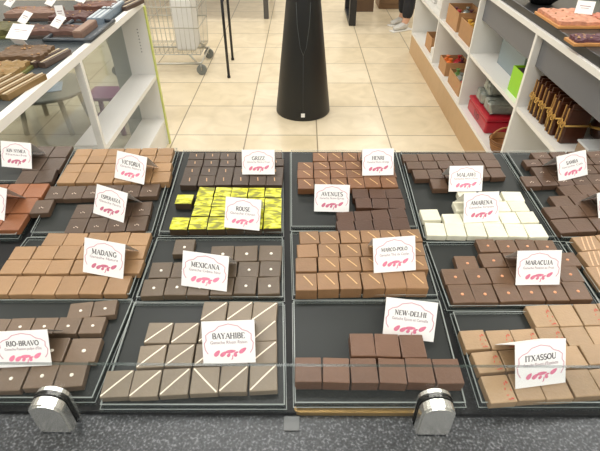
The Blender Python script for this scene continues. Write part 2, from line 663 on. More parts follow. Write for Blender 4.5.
def batch(key, name, rgb, h, desc, where, group, rows, top=None, rough=0.42, every=1.0, wmax=None, stack=None, names=None):
    """rows (back to front): lists of segments ((px,py) first, (px,py) last, count) of top-face centres.
    stack: index of a row that stands on a second layer."""
    rgb = (rgb[0] * 0.975, rgb[1] * 1.03, rgb[2] * 0.97) if key != 'ivory' else rgb
    if sum(rgb) < 300:
        rgb = (rgb[0] * 1.08, rgb[1] * 0.98, rgb[2] * 0.90)
    m = mat(key + '_chocolate', rgb, rough, noise=0.16, nscale=60, bump=0.15, bscale=350)
    data = []
    for ri, segs in enumerate(rows):
        base = (h + 0.0003) if stack == ri else 0.0
        H = h + base
        for (p0, p1, cnt) in segs:
            a = deck(*p0, H)
            b = deck(*p1, H)
            pitch = (b - a).length / (cnt - 1) if cnt > 1 else None
            for i in range(cnt):
                t = i / (cnt - 1) if cnt > 1 else 0
                data.append([ri, a.lerp(b, t), pitch, (b - a) if cnt > 1 else None, base])
    ps = sorted(d[2] for d in data if d[2])
    med = ps[len(ps) // 2]
    # row spacing
    cents = {}
    for d in data:
        if d[2]:
            cents.setdefault(d[0], []).append(d[1])
    ys = {r: sum((p.dot(DB) for p in v)) / len(v) for r, v in cents.items()}
    yy = [ys[r] for r in sorted(ys)]
    gaps = [abs(yy[i] - yy[i + 1]) for i in range(len(yy) - 1)]
    dep = med * 0.97
    wid = med * 0.968
    ks = sorted(ys)
    rowdep = {}
    for i, r in enumerate(ks):
        g = [gaps[j] for j in (i - 1, i) if 0 <= j < len(gaps)]
        rowdep[r] = min(1.16, max(0.72, (min(g) if g else med) * 0.975 / dep))
    if len(ks) > 1:
        rowdep[ks[-1]] = max(rowdep[ks[-1]], 1.0)
    me = choc_mesh(name, wid, dep, h, m)
    tp = topping(top, wid, dep, h) if top and top != 'mix' else None
    perrow = {}
    for d in data:
        perrow.setdefault(d[0], []).append(d)
    nr = len(rows)
    objs = []
    for ri, lst in perrow.items():
        lst.sort(key=lambda d: d[1].x)
        for i, (r_, p, pitch, xd, base) in enumerate(lst):
            if xd is None:
                xd = next((q[3] for q in lst if q[3] is not None), Vector((1, 0, 0)))
            sx = min(1.12, max(0.86, (pitch or med) / med))
            nrm = DN
            mw = frame_mtx(p - DN * (h - 0.0), xd, nrm)
            mw = mw @ Matrix.Translation((random.uniform(-.0005, .0005), random.uniform(-.0007, .0007), 0)) @ Matrix.Rotation(R(random.uniform(-2.4, 2.4)), 4, 'Z') @ Matrix.Diagonal((sx, rowdep.get(ri, 1.0), 1, 1))
            o = bpy.data.objects.new(name, me)
            COL.objects.link(o)
            o.matrix_world = mw
            row = 'back' if ri == 0 else 'front' if ri == nr - 1 else ORD[ri]
            if nr == 1:
                row = 'only'
            if len(lst) == 1:
                lab = f'{desc}, alone in {row} row of {where}'
            else:
                lab = f'{desc}, {ORD[i]} from left in {row} row of {where}'
            tag(o, lab, 'chocolate', group)
            if tp and random.random() < every:
                t = bpy.data.objects.new(tp[0], tp[1])
                COL.objects.link(t)
                t.parent = o
                if key == 'striped_milk' and ri == 3 and i == 3:
                    t.rotation_euler = (0, 0, R(90))
            objs.append(o)
            if base:
                lo = bpy.data.objects.new(name, me)
                COL.objects.link(lo)
                lo.matrix_world = frame_mtx(p - DN * (2 * h + 0.0003), xd, DN) @ Matrix.Diagonal((sx, 1, 1, 1))
                tag(lo, f'{desc}, {ORD[i]} from left, underneath the front row of {where}', 'chocolate', group)
    CH[key] = objs
    return objs


def cr(ox, oy, s, rows):
    """convert crop coordinates"""
    out = []
    for segs in rows:
        out.append([((a[0] / s + ox, a[1] / s + oy), (b[0] / s + ox, b[1] / s + oy), n) for a, b, n in segs])
    return out


def one(x, y):
    return ((x, y), (x, y), 1)


batch('smoky_dark', 'dark_chocolate', (74, 62, 58), 0.0095, 'plain dark chocolate', 'leftmost far tray', 'dark chocolates in the leftmost far tray',
      [[((43, 151.5), (61, 151.5), 2)], [((35, 164), (54, 163.5), 2)], [((27, 177), (45.5, 176), 2)]])
batch('reddish', 'milk_chocolate', (128, 84, 62), 0.0095, 'plain reddish-brown chocolate', 'leftmost middle tray', 'reddish chocolates in the leftmost middle tray',
      [[((-5, 191), (36, 190), 3)], [((-17, 206), (25, 205), 3)], [((-30, 223), (13, 222), 3)]])
batch('pale_milk', 'milk_chocolate', (152, 112, 82), 0.012, 'plain pale milk chocolate', 'far left tray', 'pale milk chocolates in the far left tray',
      [[((83, 152.3), (165, 151.3), 6)], [((79, 159.5), (163.5, 158.8), 6)], [((74, 168), (162.5, 167.2), 6)], [((68.5, 177.5), (161, 176.6), 6)]])
batch('crumb_dark', 'dark_chocolate', (76, 62, 55), 0.0095, 'dark chocolate with pale crumbs', 'far left tray', 'crumb-topped dark chocolates in the far left tray',
      [[((56, 192.5), (150, 189.5), 6)], [one(42, 206.5), ((83.5, 210.8), (142, 208.5), 4)], [((76.5, 225.5), (137, 223.5), 4)]], top='crumb')
batch('light_milk', 'milk_chocolate', (152, 113, 85), 0.0095, 'plain light milk chocolate', 'middle left tray', 'light milk chocolates in the middle left tray',
      cr(0, 220, 3.75, [[((205, 72), (522, 70), 5)], [((85, 122), (502, 120), 6)], [((50, 175), (490, 172), 6)], [((2, 244), (440, 242), 6)]]))
batch('dotted_dark', 'dark_chocolate', (99, 86, 80), 0.0095, 'grey-brown square with cream dot', 'nearest left tray', 'dotted squares in the nearest left tray',
      [[((80, 310.5), (104.5, 308), 2)], [((-4, 326.5), (92, 325), 5)], [((-13, 351), (83, 349.5), 4)], [((-19, 379), (71, 373.5), 4)]], top='dot')
batch('dash_dark', 'dark_chocolate', (64, 53, 48), 0.011, 'near-black square with tan streak', 'yellow-square tray', 'streaked dark chocolates behind the yellow ones',
      [[((196.5, 156), (274.7, 155.2), 6)], [((195.2, 163), (276, 162.2), 6)], [((192.3, 171.3), (275.5, 170.7), 6)], [((189.3, 180.2), (274.7, 179.7), 6)]], top='dash')
batch('yellow_base', 'yellow_topped_chocolate', (62, 52, 44), 0.012, 'yellow-printed dark chocolate', 'far centre tray', 'yellow-topped chocolates',
      cr(140, 140, 3.75, [[((248, 195), (500, 199), 5)], [one(168, 222), ((240, 231), (500, 236), 5)], [((230, 268), (498, 271), 5)], [((150, 313), (496, 309), 6)]]), top='yellow')
batch('dotted_black', 'dark_chocolate', (84, 74, 67), 0.0095, 'dark square with cream dot', 'tray before yellow ones', 'dotted dark chocolates before the yellow ones',
      [[one(184, 246.5), ((222, 253.5), (270.5, 252.5), 3)], [((160.5, 270), (270.5, 268.7), 6)], [((153, 287), (268.5, 285), 6)]], top='dot')
batch('striped_milk', 'milk_chocolate', (124, 105, 93), 0.009, 'milk chocolate with white stripe', 'nearest centre-left tray', 'white-striped milk chocolates',
      [[((214, 311), (265, 311), 3)], [((159, 333), (264, 330.5), 5)], [((152, 355.5), (264, 352.5), 5)], [((116.6, 384), (263, 377), 6)]], top='diag')
batch('gold_streaked', 'milk_chocolate', (106, 74, 53), 0.012, 'milk chocolate with golden streak', 'far centre-right tray', 'gold-streaked milk chocolates',
      cr(270, 140, 3.75, [[((187, 62), (412, 61), 5)], [((132, 97), (437, 93), 6)], [((132, 127), (442, 124), 6)], [((135, 162), (447, 158), 6)]]), top='gold')
batch('deep_milk', 'dark_chocolate', (70, 48, 38), 0.012, 'plain deep brown square', 'far centre-right tray', 'plain deep brown squares before the gold-streaked ones',
      cr(270, 140, 3.75, [[((340, 200), (465, 200), 3)], [((350, 236), (475, 238), 3)], [((283, 287), (480, 275), 4)], [((285, 325), (490, 315), 4)]]))
batch('caramel_cube', 'milk_chocolate', (137, 98, 71), 0.018, 'tall caramel-brown cube with streak', 'middle centre-right tray', 'tall caramel-brown cubes',
      [[((309.4, 237.5), (411, 235.5), 6)], [((307.5, 250.5), (414, 249), 6)], [((306.5, 264.5), (416, 262.5), 6)], [((306, 281.5), (416.5, 279.5), 6)]], top='gold', every=0.8)
batch('plain_cube', 'dark_chocolate', (98, 73, 62), 0.016, 'plain brown cube', 'nearest half-empty tray', 'plain brown cubes in the half-empty tray',
      [[((362, 344.5), (413, 346), 3)], [((308.5, 369.5), (448, 370.5), 6)]])
batch('flat_brown', 'dark_chocolate', (80, 62, 53), 0.0095, 'plain flat brown square', 'far tray behind ivory ones', 'plain brown squares behind the ivory ones',
      cr(400, 140, 3, [[((30, 52), (262, 49), 6)], [((43, 75), (276, 71), 6)], [((62, 102), (288, 97), 6)], [one(118, 132)]]))
batch('ivory', 'white_chocolate', (222, 219, 196), 0.0095, 'ivory white chocolate', 'far right tray', 'ivory white chocolates',
      cr(400, 140, 3, [[((205, 168), (338, 168), 3)], [((190, 199), (354, 197), 4)], [one(92, 224), ((158, 237), (382, 231), 5)], [((107, 267), (407, 271), 6)]]), rough=0.5)
batch('orange_dotted', 'milk_chocolate', (93, 73, 62), 0.0095, 'brown square with orange dot', 'middle right tray', 'orange-dotted brown squares',
      [[((487.5, 245.5), (546, 246), 4)], [one(467, 263), ((493, 260), (566, 259), 4)], [((454.5, 276.5), (570, 274), 6)], [((461, 293.5), (577, 290.5), 6)]], top='odot')
batch('red_flecked', 'milk_chocolate', (158, 124, 99), 0.011, 'light brown square with red flecks', 'nearest right tray', 'red-flecked light squares',
      [[((542, 315.5), (614, 313.5), 4)], [((475, 340), (602, 335), 6)], [((488, 362), (597, 354), 5)], [((499, 389), (609, 381), 5)]], top='red', every=0.6)
batch('crumb_brown', 'dark_chocolate', (78, 60, 52), 0.0095, 'brown square with pale crumbs', 'rightmost far tray', 'crumb-topped squares in the rightmost far tray',
      [[((541, 155.5), (596, 154), 4)], [((533, 162.5), (600, 160.5), 5)], [((541, 171.2), (604, 168.8), 5)], [((531, 181), (597, 179.2), 5)]], top='crumb')
batch('bare_brown', 'dark_chocolate', (82, 64, 56), 0.0095, 'plain brown square', 'rightmost far tray front half', 'plain squares at the front of the rightmost far tray',
      [[((570, 190.5), (605, 188), 3)], [((562, 201), (600, 198), 3)], [((555, 212), (592, 210), 3)], [((564, 225.5), (602, 223.5), 3)]])
batch('ribbed_light', 'milk_chocolate', (156, 118, 92), 0.0095, 'light ribbed chocolate', 'rightmost middle tray', 'ribbed light chocolates in the rightmost middle tray',
      [[((588, 243), (612, 241), 2)], [((596, 258), (622, 256), 2)], [((606, 276), (634, 274), 2)]], top='ribs')

# ------------------------------------------------------------------ price cards
card_white = mat('white_card', (246, 244, 240), 0.6, noise=0.01, nscale=20)
ink = mat('dark_ink', (66, 60, 64), 0.7)
ink_lt = mat('grey_pink_ink', (150, 120, 128), 0.7)
pink = mat('pink_ink', (212, 122, 146), 0.7, noise=0.35, nscale=260)
pale_pink = mat('pale_pink_ink', (216, 168, 178), 0.7)


def arc(cx, cy, rx, ry, a0, a1, n=9):
    return [(cx + rx * math.cos(R(a0 + (a1 - a0) * k / n)), cy + ry * math.sin(R(a0 + (a1 - a0) * k / n))) for k in range(n + 1)]


# serif capitals: width, thick strokes, thin strokes, serif feet (x, y)
G = {
    'A': (.8, [[(.42, 1), (.72, 0)]], [[(.42, 1), (.08, 0)], [(.2, .35), (.6, .35)]], [(.08, 0), (.72, 0)]),
    'B': (.7, [[(.15, 0), (.15, 1)], arc(.35, .75, .2, .24, 80, -80), arc(.35, .27, .25, .26, 80, -80)], [[(.15, 1), (.38, 1)], [(.15, .52), (.38, .52)], [(.15, 0), (.38, 0)]], []),
    'C': (.72, [arc(.42, .5, .33, .48, 60, 300)], [[(.6, .75), (.6, .98)]], []),
    'D': (.78, [[(.15, 0), (.15, 1)], arc(.3, .5, .38, .49, 85, -85)], [[(.05, 1), (.32, 1)], [(.05, 0), (.32, 0)]], []),
    'E': (.66, [[(.15, 0), (.15, 1)]], [[(.05, 1), (.56, 1)], [(.15, .52), (.45, .52)], [(.05, 0), (.6, 0)], [(.56, 1), (.56, .78)], [(.6, 0), (.6, .22)]], []),
    'G': (.8, [arc(.42, .5, .33, .48, 60, 330), [(.66, .05), (.66, .42)]], [[(.5, .42), (.78, .42)], [(.62, .75), (.62, .98)]], []),
    'H': (.86, [[(.17, 0), (.17, 1)], [(.69, 0), (.69, 1)]], [[(.17, .52), (.69, .52)]], [(.17, 0), (.69, 0), (.17, 1), (.69, 1)]),
    'I': (.36, [[(.18, 0), (.18, 1)]], [], [(.18, 0), (.18, 1)]),
    'J': (.5, [[(.32, 1), (.32, .2)], [(.32, .2), (.2, .02), (.06, .1)]], [], [(.32, 1)]),
    'K': (.8, [[(.17, 0), (.17, 1)], [(.32, .55), (.7, 0)]], [[(.17, .38), (.66, 1)]], [(.17, 0), (.17, 1), (.7, 0), (.66, 1)]),
    'L': (.64, [[(.15, 0), (.15, 1)]], [[(.05, 0), (.58, 0)], [(.58, 0), (.58, .25)]], [(.15, 1)]),
    'M': (1.0, [[(.18, 1), (.5, .1)], [(.84, 0), (.84, 1)]], [[(.16, 0), (.16, 1)], [(.5, .1), (.84, 1)]], [(.16, 0), (.84, 0), (.16, 1), (.84, 1)]),
    'N': (.86, [[(.17, 1), (.69, 0)]], [[(.17, 0), (.17, 1)], [(.69, 0), (.69, 1)]], [(.17, 0), (.69, 1), (.14, 1)]),
    'O': (.82, [arc(.41, .5, .34, .48, 50, 130, 4)[::-1], arc(.41, .5, .34, .48, 130, 410)], [], []),
    'P': (.66, [[(.15, 0), (.15, 1)], arc(.34, .72, .24, .27, 85, -85)], [[(.05, 1), (.38, 1)], [(.15, .45), (.36, .45)]], [(.15, 0)]),
    'R': (.76, [[(.15, 0), (.15, 1)], arc(.34, .74, .22, .25, 85, -85), [(.36, .48), (.7, 0)]], [[(.05, 1), (.38, 1)], [(.15, .48), (.36, .48)]], [(.15, 0), (.7, 0)]),
    'S': (.6, [arc(.3, .74, .22, .25, 40, 270, 7) + arc(.3, .25, .24, .25, 90, -140, 7)], [], []),
    'T': (.7, [[(.35, 0), (.35, 1)]], [[(.04, 1), (.66, 1)], [(.04, 1), (.04, .76)], [(.66, 1), (.66, .76)]], [(.35, 0)]),
    'U': (.82, [[(.17, 1), (.17, .25)] + arc(.41, .28, .24, .28, 190, 350, 6)], [[(.65, .25), (.65, 1)]], [(.17, 1), (.65, 1)]),
    'V': (.78, [[(.1, 1), (.4, 0)]], [[(.4, 0), (.68, 1)]], [(.1, 1), (.68, 1)]),
    'W': (1.1, [[(.1, 1), (.34, 0)], [(.54, 1), (.78, 0)]], [[(.34, 0), (.54, 1)], [(.78, 0), (1.0, 1)]], [(.1, 1), (.54, 1), (1.0, 1)]),
    'X': (.8, [[(.12, 1), (.68, 0)]], [[(.66, 1), (.12, 0)]], [(.12, 1), (.66, 1), (.12, 0), (.68, 0)]),
    'Y': (.76, [[(.1, 1), (.38, .48)], [(.38, .48), (.38, 0)]], [[(.66, 1), (.38, .48)]], [(.1, 1), (.66, 1), (.38, 0)]),
    'Z': (.68, [[(.6, 1), (.08, 0)]], [[(.08, 1), (.6, 1)], [(.08, 0), (.6, 0)], [(.6, 0), (.6, .22)], [(.08, 1), (.08, .78)]], []),
    '-': (.44, [], [[(.06, .42), (.38, .42)], [(.06, .36), (.38, .36)]], []),
    ' ': (.4, [], [], []),
}


def lettering(text, width, maxh, cx, cy, z):
    tot = sum(G[c][0] for c in text)
    s = min(width / tot, maxh)
    sx = min(width / tot, s * 1.15)
    bm = bmesh.new()
    x = cx - tot * sx / 2
    for c in text:
        wd, thick, thin, feet = G[c]
        for st in thick:
            strip(bm, [(x + p[0] * sx, cy + (p[1] - .5) * s) for p in st], s * 0.17, z)
        for st in thin:
            strip(bm, [(x + p[0] * sx, cy + (p[1] - .5) * s) for p in st], s * 0.075, z)
        for fx, fy in feet:
            strip(bm, [(x + (fx - .13) * sx, cy + (fy - .5) * s), (x + (fx + .13) * sx, cy + (fy - .5) * s)], s * 0.075, z)
        x += wd * sx
    return bm


def smalltext(text, width, h, cx, cy, z):
    cu = bpy.data.curves.new('small_lettering', 'FONT')
    cu.body = text
    cu.size = 1
    cu.align_x = 'CENTER'
    cu.resolution_u = 2
    o = bpy.data.objects.new('small_lettering', cu)
    COL.objects.link(o)
    bpy.context.view_layer.update()
    me = bpy.data.meshes.new_from_object(o.evaluated_get(bpy.context.evaluated_depsgraph_get()))
    bpy.data.objects.remove(o)
    xs = [v.co.x for v in me.vertices]
    wd = max(xs) - min(xs)
    sx = width / wd
    for v in me.vertices:
        v.co = Vector((cx + v.co.x * sx, cy + (v.co.y - 0.3) * h * 1.4, z))
    return me


def emblem(W, H, z):
    bm = bmesh.new()

    def pod(cx, cy, l, wd, ang):
        pts = []
        for k in range(16):
            a = 2 * math.pi * k / 16
            x, y = l / 2 * math.cos(a), wd / 2 * math.sin(a) * (1 - 0.25 * math.cos(a))
            pts.append(bm.verts.new((cx + x * math.cos(ang) - y * math.sin(ang), cy + x * math.sin(ang) + y * math.cos(ang), z)))
        bm.faces.new(pts)
    for (u, v, l, wd, an) in ((.27, .75, .155, .085, 50), (.39, .77, .15, .08, 38), (.53, .715, .20, .07, 6), (.49, .80, .09, .06, 50), (.615, .79, .10, .065, 100), (.76, .70, .17, .08, 38), (.645, .74, .07, .035, 15)):
        pod((u - .5) * W, (1 - v) * H, l * W, wd * W, R(an))
    strip(bm, [((.57 - .5) * W, (1 - .80) * H), ((.56 - .5) * W, (1 - .88) * H), ((.54 - .5) * W, (1 - .91) * H)], W * 0.018, z)
    return bm


def price_card(text, sub, tl, tr, br, bl, h, label, tau=58):
    # foot of the card stands at height h above the tray floor
    pb0, pb1 = deck(*bl, h), deck(*br, h)
    xd = pb1 - pb0
    back = DN.cross(xd).normalized()
    upv = (back * math.cos(R(tau)) + DN * math.sin(R(tau))).normalized()
    nrm = xd.normalized().cross(upv)
    mid = ((tl[0] + tr[0]) / 2, (tl[1] + tr[1]) / 2)
    pm = hit(mid[0], mid[1], pb0, nrm)
    base = (pb0 + pb1) / 2
    # keep the photographed corner positions in the card's own plane
    H = (pm - base).dot(upv)
    W = ((hit(*tr, pb0, nrm) - hit(*tl, pb0, nrm)).length + xd.length) / 2
    shear = (pm - base).dot(xd.normalized())
    upv2 = (upv * H + xd.normalized() * shear).normalized()
    H = (pm - base).length
    x_ = upv2.cross(nrm).normalized()
    x_ = (x_ + xd.normalized()).normalized()
    y_ = nrm.cross(x_)
    mw = Matrix((x_, y_, nrm)).transposed().to_4x4()
    mw.translation = base
    bm = bmesh.new()
    T = 0.0006
    box(bm, -W / 2, W / 2, 0, H, -T, 0)
    # back leaf of the folded card, running down behind to the chocolates
    inv = mw.to_3x3().inverted()
    d2 = inv @ (back * math.cos(R(tau)) * 1.05 - DN * math.sin(R(tau)))
    d2.x = 0
    d2 = d2.normalized() * (H * 0.97)
    q = [(-W / 2, H, -T), (W / 2, H, -T), (W / 2, H + d2.y, -T + d2.z), (-W / 2, H + d2.y, -T + d2.z)]
    vs = [bm.verts.new(p) for p in q]
    bm.faces.new(vs)
    vs2 = [bm.verts.new((p[0], p[1] - T, p[2] - T * .3)) for p in q]
    bm.faces.new(vs2[::-1])
    c = link('price_card', bm, card_white, mw=mw)
    tag(c, label, 'card', 'folded cards on the chocolate trays')
    z = 0.0003
    bm = bmesh.new()
    pts = [(.10, .76), (.05, .66), (.035, .52), (.075, .44), (.07, .32), (.14, .25), (.24, .21), (.32, .12), (.5, .07), (.68, .12), (.76, .21), (.86, .25), (.93, .32), (.925, .44), (.965, .52), (.95, .66), (.90, .76)]
    strip(bm, [((u - .5) * W, (1 - v) * H) for u, v in pts], W * 0.019, z)
    link('scalloped_border', bm, pale_pink, c)
    if text:
        link('title_lettering', lettering(text, W * (.62 if len(text) > 5 else .4), H * .14, 0, H * .655, z), ink, c)
    if sub:
        linkme('small_lettering', smalltext(sub, W * .70, H * .075, 0, H * .50, z), ink_lt, c)
    link('cocoa_pod_emblem', emblem(W, H, z), pink, c)
    return W, H


hh = 0.011
CARDS = [
    ('KIN NYMEA', 'Ganache', (1, 141), (32, 143), (31.5, 168.5), (2, 167), hh, 'pale card with faint print before the leftmost dark squares'),
    ('', '', (-20, 185), (11, 188), (4.5, 219), (-27, 216), hh, 'white card cut by the left frame edge, above reddish chocolates'),
    ('VICTORIA', 'Ganache Nature', (118.4, 152), (148.5, 156.5), (144, 183.7), (114.3, 178.5), 0.0135, 'white card with pink pods standing on the pale milk squares, far left'),
    ('ESPERANZA', 'Ganache Noire', (98.5, 186), (129.4, 192.5), (123.7, 221.6), (92.7, 214), hh, 'tilted white card on crumb-topped dark squares, in front of pale milk squares'),
    ('MADANG', 'Ganache Nature', (87.6, 240), (127.3, 243), (123.6, 277.7), (82.3, 273.3), hh, 'white card standing on the light milk squares in the middle left tray'),
    ('RIO-BRAVO', 'Ganache Passion pulpe d\'Été', (-5, 332.5), (47, 329), (52.4, 365), (-1, 368), hh, 'white card on cream-dotted squares nearest the left frame edge'),
    ('GRIZZ', 'Ganache Noire Fruit', (242, 149.3), (274.4, 150), (275, 174.4), (242, 174.4), 0.0135, 'white card on the near-black squares behind the yellow-topped ones'),
    ('ROUSE', 'Ganache Citron', (228.3, 197.6), (262.7, 199.4), (260, 229.8), (223.4, 228.2), 0.0135, 'white card standing on the yellow-topped squares'),
    ('MEXICANA', 'Ganache Cr\u00eame Noir', (184, 251.3), (230, 256), (226.7, 291), (181, 286), hh, 'tilted white card among dark dotted squares below the yellow-topped ones'),
    ('BAYAHIBE', 'Ganache Rhum Raisin', (203, 322.4), (255, 319.3), (256.3, 361.7), (203, 365), 0.0105, 'large white card on the white-striped milk chocolates'),
    ('HENRI', 'Ganache Noire Orange', (361.7, 148.9), (392.8, 148.5), (393.7, 175.5), (362, 175.1), 0.0135, 'white card on the gold-streaked milk chocolates at the back'),
    ('AVENUES', 'Ganache Noire Epices', (314.8, 184), (349.7, 185.2), (349, 212.3), (313.9, 211.3), .004, 'white card beside the plain deep brown squares, on bare black tray'),
    ('MARCO-POLO', 'Ganache Th\u00e9 de Ceylan', (372, 238.3), (413.2, 236.2), (416.4, 270.8), (373.3, 272.4), 0.0195, 'white card on the tall caramel-brown cubes'),
    ('NEW-DELHI', 'Ganache Epices et Cannelle', (384.7, 296.8), (436.6, 303), (433.2, 342.9), (382.6, 334.9), .006, 'white card leaning behind the nine plain brown cubes'),
    ('MALAWI', 'Ganache Noire Pure', (450.5, 165.3), (483.8, 166.3), (482, 190.8), (448.3, 192), hh, 'white card on plain brown squares just behind the ivory ones'),
    ('AMARENA', 'Ganache Griotte', (463.6, 192.4), (498.2, 192.4), (498.7, 221.2), (463.3, 222.4), hh, 'white card standing on the ivory white chocolates'),
    ('MARACUJA', 'Ganache Passion au Fruit', (516, 249.7), (559.6, 251.6), (559.6, 285.7), (515.3, 284), hh, 'white card on the orange-dotted brown squares'),
    ('ITXASSOU', 'Ganache Piment d\'Espelette', (512.9, 344.4), (563.3, 340), (565.6, 383.6), (515.2, 387.8), 0.0125, 'large white card on the red-flecked light squares'),
    ('SAMBA', 'Ganache Caf\u00e9', (554.2, 155), (583.4, 152.8), (587.9, 176.3), (558.6, 180), hh, 'white card on crumb-topped squares in the rightmost far tray'),
    ('', '', (594.6, 192), (625, 189), (629, 213), (598.5, 217), hh, 'white card cut by the right frame edge, on plain brown squares'),
]
for c_ in CARDS:
    print('card', c_[0], [round(v, 4) for v in price_card(*c_)])

# ------------------------------------------------------------------ white shelving on the right
white_lam = mat('white_laminate', (238, 236, 230), 0.4, noise=0.02, nscale=8)
wood_kick = mat('oak_plinth', (190, 158, 118), 0.5, noise=0.12, nscale=14)
grey_front = mat('grey_drawer_front', (104, 106, 112), 0.35)
black_top = mat('black_counter_top', (44, 44, 44), 0.3)
XR = 1.08
YS = [0.75, 1.40, 2.25, 3.09, 3.94, 4.85]
HB, HM, HT = 0.20, 0.55, 0.925
DEP = 0.44
sh = empty('shelving_unit', (XR + DEP / 2, 2.8, 0))
tag(sh, 'long white open shelving unit on an oak plinth along the right wall', 'shelving unit')
child('plinth', nb(XR + 0.004, XR + DEP, YS[0], YS[-1], 0, HB - 0.02), wood_kick, sh)
child('bottom_board', nb(XR, XR + DEP, YS[0], YS[-1], HB - 0.02, HB), white_lam, sh)
for y in YS:
    child('upright', nb(XR, XR + DEP - 0.012, y - 0.011, y + 0.011, HB, HT - 0.025), white_lam, sh)
for y0, y1 in zip(YS, YS[1:]):
    child('shelf', nb(XR + 0.004, XR + DEP - 0.012, y0 + 0.011, y1 - 0.011, HM - 0.022, HM), white_lam, sh)
child('top_board', nb(XR - 0.003, XR + DEP, YS[0], YS[-1], HT - 0.025, HT), white_lam, sh)
child('back_board', nb(XR + DEP - 0.012, XR + DEP, YS[0], YS[-1], HB, HT - 0.025), white_lam, sh)
for y0, y1 in ((YS[0], YS[1]), (YS[1], YS[2]), (YS[2], YS[3])):
    child('grey_front_panel', nb(XR + 0.03, XR + 0.045, y0 + 0.014, y1 - 0.014, 0.755, HT - 0.03, bev=0.003), grey_front, sh)
ct = link('counter_slab', nb(XR + 0.012, XR + 1.0, YS[0], YS[-1], HT + 0.0, HT + 0.035, bev=0.003), black_top)
tag(ct, 'black counter slab resting on the white shelving unit, with sweets on it', 'counter top')
HC = HT + 0.035

kraft = mat('brown_kraft_card', (184, 140, 96), 0.7, noise=0.1, nscale=20)


def carton(loc, sx, sy, h, label, group=None, m=kraft):
    e = empty('cardboard_box', loc)
    tag(e, label, 'box', group)
    t = 0.004
    bm = bmesh.new()
    box(bm, -sx / 2, sx / 2, -sy / 2, sy / 2, 0, t)
    box(bm, -sx / 2, -sx / 2 + t, -sy / 2, sy / 2, t, h)
    box(bm, sx / 2 - t, sx / 2, -sy / 2, sy / 2, t, h)
    box(bm, -sx / 2 + t, sx / 2 - t, -sy / 2, -sy / 2 + t, t, h)
    box(bm, -sx / 2 + t, sx / 2 - t, sy / 2 - t, sy / 2, t, h)
    link('carton_walls', bm, m, e)
    bm = bmesh.new()
    tube(bm, [(-sx / 2 + .002, -sy / 2 + .002, h), (sx / 2 - .002, -sy / 2 + .002, h), (sx / 2 - .002, sy / 2 - .002, h), (-sx / 2 + .002, sy / 2 - .002, h)], .0035, 6, closed=True)
    link('folded_rim', bm, m, e)
    return e


def lump(name, x, y, z, r, m, label, cat, group, fl=0.8):
    """small crumpled wrapped sweet with a twisted neck"""
    bm = bmesh.new()
    rr = random.Random(int(x * 1e4 + y * 1e3 + z * 77))
    bmesh.ops.create_icosphere(bm, subdivisions=2, radius=r)
    for v in bm.verts:
        k = 1 + rr.uniform(-0.16, 0.16)
        v.co = Vector((v.co.x * k, v.co.y * k, v.co.z * fl * k))
    lathe(bm, [(r * 0.25, r * 0.5 * fl), (r * 0.12, r * 0.95 * fl), (r * 0.42, r * 1.4 * fl)], seg=8)
    o = link(name, bm, m, loc=(x, y, z + r * fl * 1.0))
    return tag(o, label, cat, group)


cols = {'red': mat('red_foil', (190, 40, 44), 0.3, noise=0.2), 'orange': mat('orange_foil', (226, 116, 44), 0.3, noise=0.2), 'plum': mat('plum_foil', (96, 36, 52), 0.35, noise=0.2),
        'green': mat('green_foil', (104, 140, 70), 0.35, noise=0.25), 'gold': mat('gold_foil', (222, 170, 60), 0.3, noise=0.2), 'white': mat('white_wrapper', (228, 226, 220), 0.4, noise=0.08), 'grey': mat('silver_wrapper', (150, 156, 150), 0.25, metal=0.4, noise=0.3, nscale=60)}
# cartons in the third bay
spots = [
    (1.20, 3.72, HB, .18, .20, .10, 'small kraft carton of red and orange sweets on the low shelf', ('orange', 'plum', 'orange', 'red'), 'low shelf, farther carton'),
    (1.20, 3.36, HB, .18, .30, .10, 'longer kraft carton with red and green sweets low beside the silver parcels', ('red', 'orange', 'grey', 'green', 'green', 'red'), 'low shelf, nearer carton'),
    (1.20, 3.70, HM, .18, .30, .13, 'deep kraft carton of plum-coloured sweets on the upper shelf', ('plum', 'plum', 'red', 'plum', 'plum', 'grey'), 'upper shelf, farther carton'),
    (1.20, 3.34, HM, .18, .28, .12, 'kraft carton with green and gold sweets on the upper shelf', ('plum', 'green', 'gold', 'green', 'gold', 'orange'), 'upper shelf, nearer carton'),
]
for x, y, z, sx, sy, h, lab, cc, wh in spots:
    carton((x, y, z), sx, sy, h, lab, 'kraft cartons of sweets')
    n = len(cc)
    pos = ['left front', 'right front', 'left middle', 'right middle', 'left back', 'right back']
    for i, c_ in enumerate(cc):
        px = x - 0.045 + 0.09 * (i % 2)
        py = y - sy / 2 + 0.06 + (sy - 0.12) * (i // 2) / max(1, (n - 1) // 2)
        # a liner of tissue carries the sweets near the top of the carton
        lump('wrapped_sweet', px, py, z + 0.005, 0.043, cols[c_], f'{c_} wrapped sweet at {pos[i]} of the {wh}', 'sweet', 'wrapped sweets in the kraft cartons', fl=1.1)
# fourth bay
carton((1.20, 4.30, HB), .16, .22, .12, 'brown carton lying farthest away on the low white shelf', 'kraft cartons of sweets')
for i, (x, y, z) in enumerate(((1.17, 4.08, HB), (1.22, 4.52, HB), (1.20, 4.25, HM), (1.20, 4.5, HM))):
    bm = nb(-.06, .06, -.07, .07, 0, .07, bev=.01)
    box(bm, -.062, .062, -.012, .012, .02, .0712, bev=.002)
    lab = ['white parcel low beside the farthest brown carton, nearer side', 'white parcel low behind the farthest brown carton', 'white parcel on upper shelf above the farthest brown carton', 'farthest white parcel on the upper shelf'][i]
    tag(link('white_parcel', bm, cols['white'], loc=(x, y, z)), lab, 'parcel', 'white parcels in the far bay')

